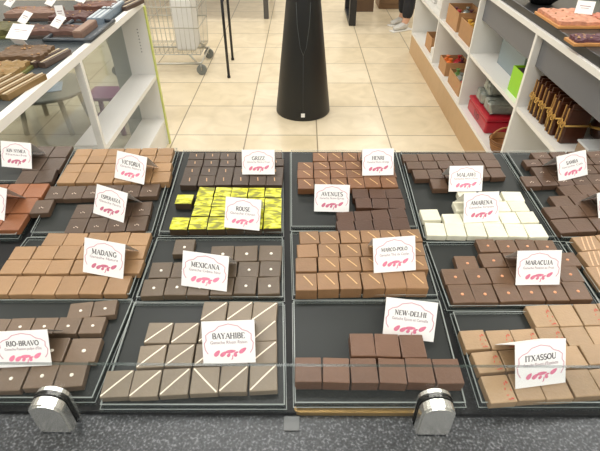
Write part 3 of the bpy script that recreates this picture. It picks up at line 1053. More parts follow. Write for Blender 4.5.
# second bay: red tin, silver parcels, basket, lime box, grey bin
redm = mat('red_lacquer_tin', (178, 24, 44), 0.3)
e = empty('red_hamper_box', (1.25, 2.82, HB))
tag(e, 'flat red hamper box on the low white shelf under silver parcels', 'box')
link('box_body', nb(-.13, .13, -.19, .19, 0, .075, bev=.012), redm, e)
link('box_lid', nb(-.133, .133, -.193, .193, .0755, .1, bev=.01), redm, e)
bm = bmesh.new()
for k in range(3):
    strip(bm, arc(0, 0, .016, .016, 0, 360, 14), .006, 0) if k == 0 else strip(bm, [(-.03 * k, -.02), (-.03 * k - .01, .02)], .008, 0)
lk = link('dark_emblem', bm, mat('dark_print', (60, 20, 30), 0.5), e)
lk.rotation_euler = (R(90), 0, R(-90))
lk.location = (-.1345, -.04, .045)
for i, (x, y, z, lab) in enumerate(((1.22, 2.9, .30, 'silver wrapped parcel on the red box, farther one'), (1.22, 2.74, .30, 'silver wrapped parcel on the red box, nearer one'), (1.24, 2.86, .372, 'crumpled silver parcel topmost on the red box'))):
    bm = nb(-.08, .08, -.065, .065, 0.0005, .07, bev=.016)
    rr = random.Random(i)
    for v in bm.verts:
        v.co += Vector((rr.uniform(-.006, .006), rr.uniform(-.006, .006), rr.uniform(0, .006) if v.co.z > .03 else 0))
    box(bm, -.082, .082, -.006, .006, .03, .074)
    tag(link('silver_parcel', bm, cols['grey'], loc=(x, y, z)), lab, 'parcel', 'silver parcels on the red box')
lime = mat('lime_green_card', (150, 214, 20), 0.4)
e = empty('lime_box', (1.17, 2.37, HM))
tag(e, 'bright lime green open box on the middle white shelf', 'box')
bm = bmesh.new()
for a_ in ((-.055, -.051, -.1, .1), (.051, .055, -.1, .1), (-.051, .051, -.1, -.096), (-.051, .051, .096, .1)):
    box(bm, *a_, .004, .13)
box(bm, -.055, .055, -.1, .1, 0, .004)
link('box_walls', bm, lime, e)
link('dark_contents', nb(-.05, .05, -.095, .095, .0045, .12, bev=.006), mat('dark_sweets', (50, 34, 48), 0.5, noise=0.3), e)
wick = mat('tan_wicker', (160, 112, 66), 0.6, noise=0.3, nscale=70)
e = empty('wicker_basket', (1.16, 2.42, HB))
tag(e, 'small tan wicker basket on the low shelf beside the white upright', 'basket')
bm = bmesh.new()
lathe(bm, [(.06, 0), (.075, .035), (.083, .075), (.078, .076), (.07, .038), (.056, .006)], seg=24)
link('basket_bowl', bm, wick, e)
bm = bmesh.new()
for k in range(5):
    z = .012 + .015 * k
    tube(bm, [(q[0], q[1], z) for q in arc(0, 0, .0635 + .005 * k, .0635 + .005 * k, 0, 345, 23)], .004, 5, closed=True)
link('woven_bands', bm, mat('dark_wicker', (120, 78, 42), 0.6), e)
bm = bmesh.new()
tube(bm, [(.083 * math.cos(R(a_)), 0, .075 + .07 * math.sin(R(a_))) for a_ in range(0, 181, 15)], .005, 6)
link('basket_handle', bm, wick, e)
e = empty('grey_bin', (1.30, 2.72, HM))
tag(e, 'blue-grey plastic bin on the middle shelf behind the lime box', 'bin')
binm = mat('bluegrey_plastic', (140, 154, 158), 0.4)
bm = bmesh.new()
for a_ in ((-.1, -.096, -.18, .18), (.096, .1, -.18, .18), (-.096, .096, -.18, -.176), (-.096, .096, .176, .18)):
    box(bm, *a_, .004, .15)
box(bm, -.1, .1, -.18, .18, 0, .004)
link('bin_walls', bm, binm, e)
bm = bmesh.new()
tube(bm, [(-.102, -.182, .15), (.102, -.182, .15), (.102, .182, .15), (-.102, .182, .15)], .005, 6, closed=True)
link('bin_rim', bm, binm, e)

# first bay: brown bags of dipped orange sticks with golden ties
bagm = mat('dark_brown_bag', (70, 36, 20), 0.35, noise=0.3, nscale=60, coat=0.3)
goldr = mat('golden_ribbon', (206, 164, 84), 0.35, noise=0.15, metal=0.2)
stick = mat('tan_stick_edge', (176, 132, 72), 0.45, noise=0.2)
bags = 10
proto = None
nth = ['farthest', 'second farthest', 'third farthest', 'fourth farthest', 'fifth farthest', 'fifth nearest', 'fourth nearest', 'third nearest', 'second nearest', 'nearest']
for k in range(bags):
    y = 2.19 - 0.0375 * k
    if proto is None:
        proto = empty('confectionery_bag', (1.17, y, HM))
        bm = nb(-.05, .05, -.0145, .0145, 0, .155, bev=.007)
        for v in bm.verts:
            if v.co.z > .1:
                v.co.y *= .7
        link('bag_body', bm, bagm, proto)
        link('pale_edge_seam', nb(-.054, -.05, -.003, .003, .004, .160, bev=.001), stick, proto)
        bm = bmesh.new()
        tube(bm, [(-.051, -.015, .085), (.051, -.015, .085), (.051, .015, .085), (-.051, .015, .085)], .004, 6, closed=True)
        tube(bm, [(-.056 + .018 * math.cos(R(a_)) * 0.3, 0.011 * math.sin(R(a_)), .085 + .012 * math.cos(R(a_))) for a_ in range(0, 360, 30)], .0025, 6, closed=True)
        tube(bm, [(-.056, 0, .085), (-.06, -.012, .05), (-.057, -.008, .03)], .003, 6)
        link('ribbon', bm, goldr, proto)
        bm = nb(-.04, .04, -.003, .003, .151, .175)
        link('folded_top', bm, bagm, proto)
        o = proto
    else:
        o = proto.copy()
        COL.objects.link(o)
        for ch in proto.children:
            c_ = ch.copy()
            COL.objects.link(c_)
            c_.parent = o
        o.location = (1.17 + random.uniform(-.008, .008), y, HM)
    o.rotation_euler = (0, 0, R(random.uniform(-3, 3)))
    tag(o, f'dark brown bag with golden ribbon, {nth[k]} in the row on the white shelf', 'bag', 'brown ribbon bags on the middle shelf')
e = empty('wrapped_easter_sweet', (1.33, 1.86, HM))
e.name = 'wrapped_chocolate_bundle'
tag(e, 'large round dark chocolate bundle with golden bow beside the ribbon bags', 'bundle')
bm = bmesh.new()
lathe(bm, [(.03, 0), (.066, .03), (.076, .075), (.06, .115), (.03, .135), (.016, .145), (.03, .175)], seg=20)
link('bundle_body', bm, bagm, e)
bm = bmesh.new()
tube(bm, [(.077 * math.cos(R(a_)), .077 * math.sin(R(a_)), .07 + .012 * math.sin(R(a_ * 2))) for a_ in range(0, 360, 20)], .006, 6, closed=True)
for s in (-1, 1):
    tube(bm, [(-.03 + .0 * a_, s * (.018 + .018 * math.cos(R(a_))), .142 + .014 * math.sin(R(a_))) for a_ in range(0, 360, 40)], .004, 6, closed=True)
link('golden_bow', bm, goldr, e)
e = empty('silver_tray_pack', (1.17, 1.40, HM))
e.location = (1.23, 1.725, HM)
tag(e, 'shallow clear-wrapped silver pack at the near end of the middle shelf', 'pack')
silv = mat('silver_pack', (196, 198, 198), 0.25, noise=0.1)
bm = nb(-.075, .075, -.045, .045, 0, .05, bev=.008)
link('pack_body', bm, mat('tan_pack_side', (150, 124, 96), 0.4), e)
link('silver_cover', nb(-.077, .077, -.047, .047, .0505, .06, bev=.003), silv, e)

# sweets on the right counter slab
board = mat('light_wood_board', (196, 140, 82), 0.5, noise=0.15, nscale=30)
slabs = [
    ('nougat_slab', (572, 14), .22, .26, .03, (226, 156, 124), 'pinkish-orange nougat slab on a wooden board, on the black counter', 0),
    ('nougat_slab', (612, 18), .12, .22, .035, (206, 128, 104), 'darker salmon nougat slab beside the white card on the black counter', 0),
    ('fruit_bark', (590, 36), .15, .09, .028, (92, 58, 66), 'dark plum-coloured bark piece on the black counter', 0),
]


def slab(name, p, sx, sy, h, rgb, label, z, rot=0, group=None, wood=board, seed=1):
    c_ = at_z(p[0], p[1], z + h)
    e = empty(name, (c_.x, c_.y, z), rot)
    tag(e, label, 'confectionery slab', group)
    link('serving_board', nb(-sx / 2, sx / 2, -sy / 2, sy / 2, 0.0003, .012, bev=.002), wood, e)
    bm = bmesh.new()
    bmesh.ops.create_grid(bm, x_segments=9, y_segments=9, size=.5)
    rr = random.Random(seed)
    vs = list(bm.verts)
    for v in vs:
        edge = max(abs(v.co.x), abs(v.co.y)) > .49
        v.co = Vector((v.co.x * (sx - .02) + rr.uniform(-.004, .004), v.co.y * (sy - .02) + rr.uniform(-.004, .004), h + rr.uniform(-.004, .004) - (.004 if edge else 0)))
    r = bmesh.ops.extrude_face_region(bm, geom=list(bm.faces))
    for v in [g for g in r['geom'] if isinstance(g, bmesh.types.BMVert)]:
        v.co.z = .0125
    bmesh.ops.recalc_face_normals(bm, faces=bm.faces)
    for k in range(10):
        q = Vector((rr.uniform(-.4, .4) * sx, rr.uniform(-.4, .4) * sy, h + .001))
        r_ = bmesh.ops.create_icosphere(bm, subdivisions=1, radius=.005)['verts']
        for v in r_:
            v.co = Vector((v.co.x * rr.uniform(.8, 1.4), v.co.y, v.co.z * .5)) + q
        for f in set(f for v in r_ for f in v.link_faces):
            f.material_index = 1
    link('slab_piece', bm, [mat('slab_%d_%d_%d' % rgb, rgb, 0.55, noise=0.4, nscale=45, bump=0.5, bscale=80), mat('roasted_nut', (176, 136, 92), 0.6, noise=0.3)], e)
    return e


for i, (nm, p, sx, sy, h, rgb, lab, rot) in enumerate(slabs):
    slab(nm, p, sx, sy, h, rgb, lab, HC, 0, 'slabs on the right counter', seed=20 + i)


def small_card(p, z, lean, rz, label, wd=.06, ht=.045, group='plain white cards on the side counters'):
    wd, ht = wd * 1.2, ht * 1.25
    c_ = at_z(p[0], p[1], z)
    e = link('price_card', nb(-wd / 2, wd / 2, -.0005, .0005, 0, ht), card_white)
    e.location = (c_.x, c_.y, z)
    e.rotation_euler = (-lean, 0, rz)
    bm = bmesh.new()
    box(bm, -wd * .3, wd * .3, .0006, .03, 0.0, .002)
    link('card_foot', bm, card_white, e)
    bm = bmesh.new()
    strip(bm, [(-wd * .3, 0), (wd * .3, 0)], .003)
    strip(bm, [(-wd * .22, -.009), (wd * .22, -.009)], .002)
    l = link('faint_lettering', bm, ink_lt, e)
    l.rotation_euler = (R(90), 0, 0)
    l.location = (0, -.0008, ht * .6)
    return tag(e, label, 'card', group)


small_card((583, 14), HC + .0305, R(30), R(-25), 'white card standing among the slabs on the black right-hand counter')
e = empty('dark_bowl', at_z(541, 3, HC))
tag(e, 'round black bowl on the far part of the black right-hand counter', 'bowl')
bm = bmesh.new()
lathe(bm, [(.05, 0.0003), (.085, .03), (.1, .06), (.094, .06), (.078, .03), (.04, .008)], seg=28)
link('bowl_body', bm, mat('black_glaze', (30, 30, 32), 0.25), e)
bm = bmesh.new()
rr = random.Random(5)
for k in range(22):
    a_, r_ = rr.uniform(0, 6.28), rr.uniform(0, .07)
    for v in bmesh.ops.create_icosphere(bm, subdivisions=1, radius=.014)['verts']:
        v.co += Vector((r_ * math.cos(a_), r_ * math.sin(a_), .045))
so = link('nuts_heap', bm, mat('mixed_nuts', (150, 128, 100), 0.6, noise=0.4), e)
so['kind'] = 'stuff'
e = empty('sugared_fruit_plate', at_z(592, -6, HC))
tag(e, 'plate of pale green sugared sweets on the right-hand counter, cut by the frame', 'plate')
bm = bmesh.new()
lathe(bm, [(.06, 0.0003), (.11, .012), (.108, .016), (.06, .006)], seg=28)
link('plate_dish', bm, white_lam, e)
bm = bmesh.new()
for k in range(26):
    a_, r_ = rr.uniform(0, 6.28), rr.uniform(0, .085)
    for v in bmesh.ops.create_icosphere(bm, subdivisions=1, radius=.017)['verts']:
        v.co += Vector((r_ * math.cos(a_), r_ * math.sin(a_), .025))
so = link('green_sweets', bm, mat('pale_green_sugar', (176, 190, 140), 0.6, noise=0.3), e)
so['kind'] = 'stuff'

# ------------------------------------------------------------------ unit on the left
XL = -0.92
YL = [0.90, 1.93, 2.88]
LD = 0.15
lime_edge = mat('yellow_green_edge', (206, 214, 120), 0.4)
lu = empty('open_shelf_unit', (XL - LD / 2, 1.9, 0))
tag(lu, 'white open-backed shelf unit with a yellow-green end edge along the left side', 'shelving unit')
HLT = 0.905
child('bottom_board', nb(XL - LD, XL, YL[0], YL[-1], .155, .18), white_lam, lu)
child('plinth', nb(XL - LD, XL - .01, YL[0], YL[-1], 0, .155), white_lam, lu)
child('upright', nb(XL - .03, XL, YL[1] - .011, YL[1] + .011, .18, HLT - .03), white_lam, lu)
child('upright', nb(XL - LD, XL, YL[0] - .011, YL[0] + .011, .18, HLT - .03), white_lam, lu)
child('end_panel', nb(XL - LD - .1, XL, YL[2] - .011, YL[2] + .011, .0, HLT - .03), white_lam, lu)
child('yellow_green_edge_band', nb(XL, XL + .008, YL[2] - .013, YL[2] + .013, 0, HLT - .03), lime_edge, lu)
child('shelf', nb(XL - LD, XL, YL[1] + .011, YL[2] - .011, .455, .48), white_lam, lu)
child('top_rail', nb(XL - .03, XL, YL[0], YL[2] + .011, HLT - .03, HLT), white_lam, lu)
bm = bmesh.new()
for k in range(8):
    for x in (XL - .06,):
        for v in bmesh.ops.create_cone(bm, cap_ends=True, segments=8, radius1=.003, radius2=.003, depth=.001)['verts']:
            v.co = Vector((x + v.co.x, YL[2] - .0116 + v.co.z, -.0 + .62 + .0185 * k + v.co.y))
child('shelf_pin_holes', bm, ink, lu)  # shelf pin holes, built as small dark discs on the end panel
tint = glassy('grey_tinted_glass', (222, 228, 229), clear=0.91, rough=0.1)
child('grey_back_glass', nb(XL - LD - .006, XL - LD, YL[0], YL[2] - .012, .18, HLT - .03), tint, lu)
lc = link('counter_slab', nb(XL - 1.3, XL - .031, .75, YL[2] + .011, HLT - .029, HLT - .002, bev=.002), mat('grey_counter_slab', (82, 88, 90), 0.2))
tag(lc, 'grey reflective counter slab beside the white rail, carrying bars and cards', 'counter top')
leg = empty('counter_support', (XL - 1.0, 1.8, 0))
tag(leg, 'plain grey support frame under the left counter slab', 'support')
for y in (.9, 2.75):
    child('support_leg', nb(XL - 1.25, XL - 1.2, y - .025, y + .025, 0, HLT - .0295), grey_front, leg)
child('support_rail', nb(XL - 1.25, XL - 1.2, .925, 2.725, .4, .44), grey_front, leg)
HL = HLT - .002

olive = mat('olive_board', (112, 112, 60), 0.55, noise=0.2, nscale=20)
dkb = mat('dark_slate_board', (70, 60, 54), 0.5, noise=0.2, nscale=20)
A_ = R(0)
for i, (p, sx, sy, h, rgb, lab, wd) in enumerate((
    ((24, 50), .20, .16, .04, (104, 80, 56), 'brown nut slab on an olive board under the largest white card', olive),
    ((2, 66), .16, .16, .03, (140, 112, 66), 'yellow-brown nut slab nearest on the left counter', olive),
    ((48, 27), .28, .12, .035, (104, 76, 66), 'long reddish-brown slab behind the two white cards', dkb),
    ((34, 9), .26, .16, .04, (118, 92, 78), 'light brown slab at the top of the left counter', dkb),
    ((72, 13), .20, .14, .035, (92, 60, 54), 'dark brown slab beside the small upright card on the left counter', dkb),
    ((4, 25), .18, .16, .04, (96, 92, 50), 'olive green slab at the left frame edge', olive),
    ((96, 3), .22, .14, .04, (108, 72, 60), 'reddish slab near the far end of the left counter', dkb),
)):
    slab('nut_slab', p, sx, sy, h, rgb, lab, HL, A_, 'slabs on the left counter', wd, seed=i)
barm = mat('dark_bar', (76, 60, 52), 0.4, noise=0.2)
barp = mat('pale_bar_edge', (206, 190, 160), 0.5)
tanb = mat('tan_bar', (122, 96, 56), 0.5, noise=0.2)
ny = ['first', 'second', 'third', 'fourth', 'fifth']


def bars(p0, step, n, ln, m, desc, grp):
    c0 = at_z(p0[0], p0[1], HL + .02)
    for k in range(n):
        o = empty('nougat_bar', (c0.x + step[0] * k, c0.y + step[1] * k, HL))
        link('bar_body', nb(-ln / 2, ln / 2, -.014, .014, 0.0003, .022, bev=.002), m, o)
        link('pale_wafer_edge', nb(-ln / 2, ln / 2, -.003, .003, .0222, .0245), barp, o)
        o.rotation_euler = (0, 0, R(78))
        tag(o, f'{desc}, {ny[k]} from outer edge of its bundle', 'bar', grp)


bars((55, 56), (-.036, .0), 5, .17, barm, 'dark nougat bar with pale top edge', 'dark bars on the left counter')
bars((24, 84), (-.036, .0), 5, .2, tanb, 'tan nougat bar with pale top edge', 'tan bars on the left counter')
bars((133, 3), (-.04, .0), 4, .2, barm, 'far dark bar beside the rail', 'far dark bars on the left counter')
# grey display tray with one bar
c0 = at_z(82, 33, HL)
e = empty('display_tray', c0)
tag(e, 'rectangular grey tray with raised rim on the left counter, holding one brown bar', 'tray')
gt = mat('grey_tray', (104, 112, 118), 0.3)
link('tray_floor', nb(-.10, .10, -.16, .16, 0.0003, .006), gt, e)
bm = bmesh.new()
tube(bm, [(-.10, -.16, .014), (.10, -.16, .014), (.10, .16, .014), (-.10, .16, .014)], .009, 8, closed=True)
link('tray_rim', bm, mat('dark_grey_rim', (66, 72, 78), 0.3), e)
o = empty('nougat_bar', (c0.x + .03, c0.y - .02, HL + .0065))
link('bar_body', nb(-.02, .02, -.10, .10, 0, .03, bev=.004), mat('brown_bar', (132, 104, 88), 0.5, noise=0.2), o)
link('pale_wafer_edge', nb(-.017, .017, -.097, .097, .0302, .033), mat('brown_bar_top', (150, 122, 104), 0.5), o)
tag(o, 'thick brown nougat bar lying alone inside the grey tray', 'bar')
# ribbed blue-grey boxes
for k, p in enumerate(((101, 14), (112, 6))):
    c0 = at_z(p[0], p[1], HL + .03)
    bm = nb(-.035, .035, -.10, .10, 0.0003, .035, bev=.003)
    e = link('flat_carton', bm, mat('bluegrey_carton', (126, 140, 152), 0.4), loc=(c0.x, c0.y, HL))
    bm = bmesh.new()
    for j in range(3):
        box(bm, -.03 + .023 * j, -.018 + .023 * j, -.098, .098, .0352, .037)
    link('pale_stripes', bm, mat('pale_stripe', (196, 204, 208), 0.4), e)
    tag(e, ['blue-grey striped flat carton on the left counter, nearer one', 'blue-grey striped flat carton on the left counter, farther one'][k], 'carton', 'striped cartons')
for p, rz, lean, h, lab, wd, ht in (
    ((7, 6), -42, 52, .05, 'white card at the top left corner, above olive slab', .07, .05),
    ((21, 23), -42, 52, .05, 'white card between the olive slab and the reddish slab', .07, .05),
    ((16, 39), -15, 58, .065, 'largest white card, on the brown nut slab of the left counter', .085, .06),
    ((48, 5), -42, 52, .05, 'white card on the light brown slab at the top', .07, .05),
    ((54, 27), -42, 52, .04, 'white card on the long reddish-brown slab', .07, .05),
    ((62, 20), 20, 10, .04, 'small white card standing nearly upright beside the dark brown slab', .03, .05),
    ((79, 2), -42, 52, .04, 'white card at top beside the reddish slab', .08, .05),
):
    small_card(p, HL + h, R(lean), R(rz), lab, wd, ht)
# folded pale blue paper and round low table with plum legs behind the glass
c0 = at_z(84, 108, .30)
tb = empty('low_round_table', (-1.80, 3.16, 0))
tag(tb, 'low round grey table with pale legs seen through the grey glass of the left unit', 'table')
ttop = mat('grey_table_top', (150, 148, 138), 0.3)
bm = bmesh.new()
lathe(bm, [(.27, .265), (.28, .27), (.28, .285), (.27, .29)], seg=40)
link('tabletop', bm, ttop, tb)
for k in range(4):
    a_ = R(45 + 90 * k)
    bm = bmesh.new()
    tube(bm, [(.19 * math.cos(a_), .19 * math.sin(a_), .265), (.23 * math.cos(a_), .23 * math.sin(a_), 0)], .018, 8)
    link('leg', bm, mat('pale_leg', (196, 190, 170), 0.5), tb)
o = link('folded_paper', nb(-.12, .12, -.09, .09, .0005, .004, bev=.001), mat('pale_blue_paper', (176, 194, 214), 0.5), loc=(-1.80, 3.12, .2905))
o.rotation_euler = (0, 0, R(20))
bm = nb(-.02, .02, -.085, .085, .0042, .006)
link('printed_stripe', bm, mat('grey_print', (110, 124, 140), 0.6), o)
tag(o, 'pale blue folded paper lying on the low round grey table', 'paper')
plum = mat('plum_paint', (128, 22, 96), 0.4)
st = empty('plum_stool', (-1.37, 3.10, 0))
tag(st, 'plum purple stool behind the glass of the left unit, beside the round table', 'stool')
link('seat', nb(-.11, .11, -.11, .11, .25, .275, bev=.006), plum, st)
for sx in (-1, 1):
    for sy in (-1, 1):
        bm = bmesh.new()
        tube(bm, [(sx * .09, sy * .09, .25), (sx * .1, sy * .1, 0)], .019, 8)
        link('leg', bm, plum, st)
bm = bmesh.new()
tube(bm, [(-.095, -.095, .1), (.095, -.095, .1), (.095, .095, .1), (-.095, .095, .1)], .008, 6, closed=True)
link('stretcher', bm, plum, st)

# ------------------------------------------------------------------ things standing on the shop floor
bk = mat('matt_black_sheet', (28, 29, 29), 0.42)
cone = empty('black_cone_stand', (0.0, 3.43, 0))
tag(cone, 'tall black tapering cone stand on the tiled floor in the middle of the aisle', 'stand')
bm = bmesh.new()
lathe(bm, [(.205, 0), (.208, .006), (.207, .02), (.118, .8), (.085, 1.12), (.08, 1.125)], seg=64)
link('cone_body', bm, bk, cone)
bm = bmesh.new()
lathe(bm, [(.15, 1.126), (.152, 1.13), (.152, 1.145), (.148, 1.15)], seg=48)
link('round_top', bm, bk, cone)


def on_cone(a, z, off=.0015):
    r = .207 + (.118 - .207) * (z - .02) / .78
    return (math.sin(a) * (r + off), -math.cos(a) * (r + off), z)


bm = bmesh.new()
for s in (-1, 1):
    pts = [on_cone(s * R(24), .80, .0), on_cone(s * R(18), .66, 0), on_cone(s * R(8), .52, 0), on_cone(0, .47, 0)]
    tube(bm, pts, .0022, 6)
tube(bm, [on_cone(0, .47, 0), on_cone(0, .25, 0), on_cone(0, .06, 0)], .0014, 6)
link('stitched_seam', bm, mat('grey_seam', (74, 78, 78), 0.5), cone)
bm = nb(-.014, .014, -.002, .002, -.014, .014)
pl = link('maker_plate', bm, card_white, cone, loc=on_cone(0, .047, .0015))
pl.rotation_euler = (R(-6.5), 0, 0)

# shopping cart
steel = mat('zinc_wire', (186, 184, 172), 0.35, metal=0.5)
blackp = mat('black_plastic', (30, 30, 32), 0.4)
cart = empty('shopping_cart', (-1.32, 4.43, 0))
tag(cart, 'wire shopping cart with small grey castors standing on the tiles beyond the left unit', 'shopping cart')
bx0, bx1, bz0, bz1 = -.40, .40, .17, .75
bm = bmesh.new()
for z in (bz0, .4, .57, bz1):
    f = (z - bz0) / (bz1 - bz0)
    tube(bm, [(bx0 - .05 * f, -.2 - .04 * f, z), (bx1 + .03 * f, -.2 - .04 * f, z), (bx1 + .03 * f, .2 + .04 * f, z), (bx0 - .05 * f, .2 + .04 * f, z)], .005, 5, closed=True)
for k in range(21):
    x = bx0 + (bx1 - bx0) * k / 20
    x1 = (bx0 - .05) + (bx1 + .03 - bx0 + .05) * k / 20
    tube(bm, [(x1, -.24, bz1), (x, -.2, bz0), (x, .2, bz0), (x1, .24, bz1)], .0025, 4)
for k in range(9):
    y = -.2 + .4 * k / 8
    tube(bm, [(bx0 - .05, y * 1.2, bz1), (bx0, y, bz0), (bx1, y, bz0), (bx1 + .03, y * 1.2, bz1)], .0025, 4)
link('wire_basket', bm, steel, cart)
bm = bmesh.new()
tube(bm, [(.40, -.23, .10), (-.36, -.26, .10), (-.36, .26, .10), (.40, .23, .10)], .011, 8, closed=True)
for s in (-1, 1):
    tube(bm, [(-.36, s * .25, .11), (-.44, s * .24, .6), (-.50, s * .24, .95)], .011, 8)
    tube(bm, [(.36, s * .23, .11), (.30, s * .2, bz0)], .009, 8)
link('chassis', bm, steel, cart)
bm = bmesh.new()
tube(bm, [(-.50, -.26, .95), (-.50, .26, .95)], .016, 10)
link('push_handle', bm, blackp, cart)
link('child_seat', nb(.02, .10, -.12, .1, .60, .82, bev=.02), blackp, cart)
for sx, sy in ((.40, -.23), (.39, .23), (-.36, -.26), (-.36, .26)):
    bm = bmesh.new()
    tube(bm, [(sx, sy - .014, .045), (sx, sy + .014, .045)], .045, 18)
    wh = link('castor_wheel', bm, mat('grey_castor', (120, 124, 120), 0.4), cart)
    bm = bmesh.new()
    tube(bm, [(sx, sy - .02, .045), (sx, sy - .02, .095), (sx, sy + .02, .095), (sx, sy + .02, .045)], .006, 6)
    link('fork', bm, steel, wh)
o = link('white_carrier_bag', nb(-.09, .09, -.13, .13, 0, .44, bev=.02), mat('white_paper_bag', (226, 226, 222), 0.5), loc=(-1.06, 4.43, .178))
for v in o.data.vertices:
    if abs(v.co.y) < .12 and v.co.z > .1:
        v.co.x *= .93
bm = bmesh.new()
for s in (-1, 1):
    tube(bm, [(s * .06, -.05, .41), (s * .05, -.04, .5), (s * .05, .04, .5), (s * .06, .05, .41)], .004, 6)
link('bag_handle', bm, mat('grey_cord', (150, 150, 146), 0.6), o)
tag(o, 'white paper carrier bag standing inside the wire shopping cart', 'bag')

# thin black sign stand
ss = empty('sign_stand', (-.68, 4.36, 0))
tag(ss, 'thin black metal stand with two slim legs on the tiles beside the cart', 'stand')
for y, x in ((-.24, .012), (.24, -.012)):
    bm = bmesh.new()
    tube(bm, [(x, y, 0.004), (x, y, .95)], .012, 8)
    lg = link('leg', bm, blackp, ss)
    bm = bmesh.new()
    tube(bm, [(x, y, 0), (x, y, .02)], .015, 10)
    link('rubber_foot', bm, rubber, lg)
bm = bmesh.new()
tube(bm, [(.012, -.24, .62), (-.012, .24, .62)], .008, 8)
link('cross_bar', bm, blackp, ss)
link('sign_board', nb(-.012, .012, -.26, .26, .95, 1.35, bev=.004), blackp, ss)

# distant table with black leg and brown counter
wal = mat('dark_walnut', (92, 70, 50), 0.5, noise=0.2, nscale=10)
dt = empty('display_table', (.85, 6.1, 0))
tag(dt, 'dark wooden display table with thick black legs at the far end of the aisle', 'table')
link('tabletop', nb(-.32, .07, -.3, .5, .72, .76, bev=.004), wal, dt)
for x, y in ((-.27, -.24), (-.27, .44)):
    link('leg', nb(x - .04, x + .04, y - .04, y + .04, 0, .72, bev=.003), blackp, dt)
link('foot_rail', nb(-.31, -.23, -.2, .4, 0.0, .04, bev=.003), blackp, dt)
link('side_panel', nb(-.17, .06, .40, .44, 0.0, .72), wal, dt)
wc = empty('wooden_cabinet', (1.25, 6.85, 0))
tag(wc, 'brown wooden cabinet far away behind the person at the top of the aisle', 'cabinet')
link('cabinet_body', nb(-.25, .3, -.2, .2, 0, .9, bev=.004), mat('mid_walnut', (120, 92, 64), 0.5, noise=0.2, nscale=10), wc)
for sx in (-.24, .03):
    d_ = link('door', nb(sx, sx + .26, -.216, -.2005, .06, .88, bev=.003), mat('mid_walnut', (120, 92, 64)), wc)
    link('handle', nb(sx + .12, sx + .14, -.226, -.2165, .4, .52, bev=.003), steel, d_)
ft = empty('side_table', (-.62, 6.4, 0))
tag(ft, 'far side table on square dark grey legs beyond the black cone', 'table')
link('tabletop', nb(-1.8, .22, -.3, 1.0, .7, .74, bev=.004), wal, ft)
dg = mat('dark_grey_metal', (84, 82, 80), 0.4)
for x, y in ((-1.74, -.24), (.16, -.24), (-1.74, .94), (.16, .94)):
    link('leg', nb(x - .03, x + .03, y - .03, y + .03, 0, .7, bev=.003), dg, ft)

# ------------------------------------------------------------------ shopper at the far end, mostly above the frame
def skin(name, pts, edges, m, parent=None, sub=2, loc=None):
    me = bpy.data.meshes.new(name)
    me.from_pydata([p[:3] for p in pts], edges, [])
    o = bpy.data.objects.new(name, me)
    COL.objects.link(o)
    md = o.modifiers.new('skin', 'SKIN')
    sv = me.skin_vertices[0].data
    for i, p in enumerate(pts):
        r = p[3]
        sv[i].radius = r if isinstance(r, tuple) else (r, r)
    sv[0].use_root = True
    md.use_smooth_shade = True
    sd = o.modifiers.new('sub', 'SUBSURF')
    sd.levels = sd.render_levels = sub
    bpy.context.view_layer.update()
    dg_ = bpy.context.evaluated_depsgraph_get()
    me2 = bpy.data.meshes.new_from_object(o.evaluated_get(dg_))
    bpy.data.objects.remove(o)
    for p in me2.polygons:
        p.use_smooth = True
    me2.materials.clear()
    return linkme(name, me2, m, parent, loc)


skinm = mat('skin_tone', (206, 160, 132), 0.5)
dark_cloth = mat('black_cloth', (32, 33, 38), 0.8, noise=0.1)
PX, PY = 1.21, 5.80
body_pts = [(0, 0, .95, (.15, .11)), (0, 0, 1.12, (.13, .095)), (0, 0, 1.32, (.165, .105)), (0, 0, 1.44, (.12, .08)), (0, -.005, 1.52, (.052, .052)), (0, -.02, 1.62, (.075, .09)), (0, -.02, 1.71, (.07, .085)),
            (-.17, 0, 1.40, .055), (-.22, .0, 1.14, .043), (-.21, -.06, .90, .03), (-.205, -.08, .84, (.02, .035)),
            (.17, 0, 1.40, .055), (.22, .0, 1.14, .043), (.21, -.06, .90, .03), (.205, -.08, .84, (.02, .035)),
            (-.09, 0, .86, .09), (-.095, -.01, .48, .06), (-.10, .03, .10, .042), (-.10, -.02, .05, .036),
            (.09, 0, .86, .09), (.10, -.06, .48, .06), (.11, -.1, .10, .042), (.11, -.15, .05, .036)]
body_edges = [(0, 1), (1, 2), (2, 3), (3, 4), (4, 5), (5, 6), (3, 7), (7, 8), (8, 9), (9, 10), (3, 11), (11, 12), (12, 13), (13, 14), (0, 15), (15, 16), (16, 17), (17, 18), (0, 19), (19, 20), (20, 21), (21, 22)]
person = skin('person', body_pts, body_edges, skinm, loc=(PX, PY, 0))
person.rotation_euler = (0, 0, R(-60))
tag(person, 'person in black trousers and pale grey shoes standing at the far end of the shelving', 'person')
sweater = skin('sweater', [(0, 0, .77, (.20, .165)), (0, 0, 1.12, (.15, .115)), (0, 0, 1.32, (.178, .12)), (0, 0, 1.445, (.12, .09)), (-.18, 0, 1.40, .068), (-.225, 0, 1.14, .056), (-.215, -.055, .93, .042), (.18, 0, 1.40, .068), (.225, 0, 1.14, .056), (.215, -.055, .93, .042)],
               [(0, 1), (1, 2), (2, 3), (3, 4), (4, 5), (5, 6), (3, 7), (7, 8), (8, 9)], mat('navy_knit', (44, 50, 64), 0.8), person)
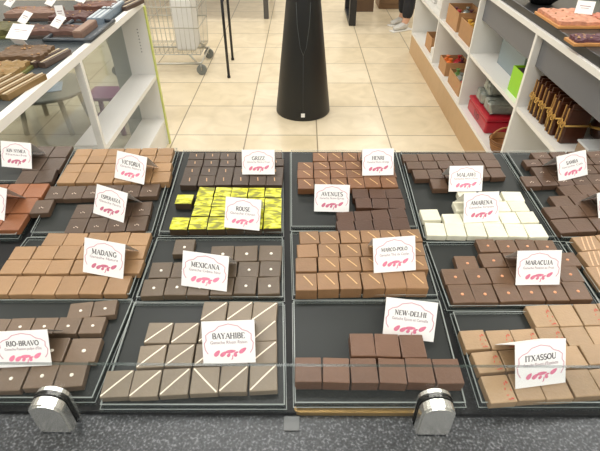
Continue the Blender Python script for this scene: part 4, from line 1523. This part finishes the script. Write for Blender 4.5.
trousers = skin('trousers', [(0, 0, 1.0, (.165, .125)), (-.085, 0, .84, .11), (-.095, -.01, .48, .075), (-.10, .03, .11, .062), (.085, 0, .84, .11), (.10, -.06, .48, .078), (.11, -.1, .11, .062)],
                [(0, 1), (1, 2), (2, 3), (0, 4), (4, 5), (5, 6)], dark_cloth, person)
shoe_m = mat('pale_grey_canvas', (206, 204, 198), 0.7, noise=0.08)
for s, (sx, sy) in ((-1, (-.10, .03)), (1, (.11, -.1))):
    shoe = skin('shoe', [(sx, sy + .035, .055, (.038, .05)), (sx, sy - .03, .06, (.042, .045)), (sx, sy - .10, .042, (.046, .03)), (sx, sy - .17, .036, (.036, .022))], [(0, 1), (1, 2), (2, 3)], shoe_m, person)
    bm = nb(sx - .042, sx + .042, sy - .20, sy + .075, .001, .016, bev=.007)
    link('sole', bm, white_lam, shoe)
hair = skin('hair', [(0, .02, 1.73, (.082, .08)), (0, .045, 1.64, (.085, .065)), (0, .04, 1.54, (.06, .04))], [(0, 1), (1, 2)], mat('brown_hair', (60, 42, 32), 0.6), person)
for s in (-1, 1):
    bm = bmesh.new()
    bmesh.ops.create_uvsphere(bm, u_segments=10, v_segments=8, radius=.012)
    link('eye', bm, ink, person, loc=(s * .03, -.098, 1.655))
bm = bmesh.new()
bmesh.ops.create_cone(bm, cap_ends=True, segments=8, radius1=.014, radius2=.006, depth=.045)
nz = link('nose', bm, skinm, person, loc=(0, -.112, 1.63))
bm = nb(-.024, .024, -.006, .006, -.005, .005, bev=.003)
link('mouth', bm, mat('lip_tone', (160, 84, 80), 0.5), person, loc=(0, -.1, 1.59))
for s in (-1, 1):
    for k, ln in enumerate((.062, .072, .076, .068)):
        y = -.11 + .018 * k
        skin('finger', [(s * .205, y, .82, .0095), (s * .203, y - .005, .82 - ln * .5, .0085), (s * .196, y - .01, .82 - ln, .007)], [(0, 1), (1, 2)], skinm, person, sub=1)
    skin('thumb', [(s * .20, -.115, .86, .012), (s * .195, -.14, .83, .0105), (s * .19, -.145, .80, .008)], [(0, 1), (1, 2)], skinm, person, sub=1)
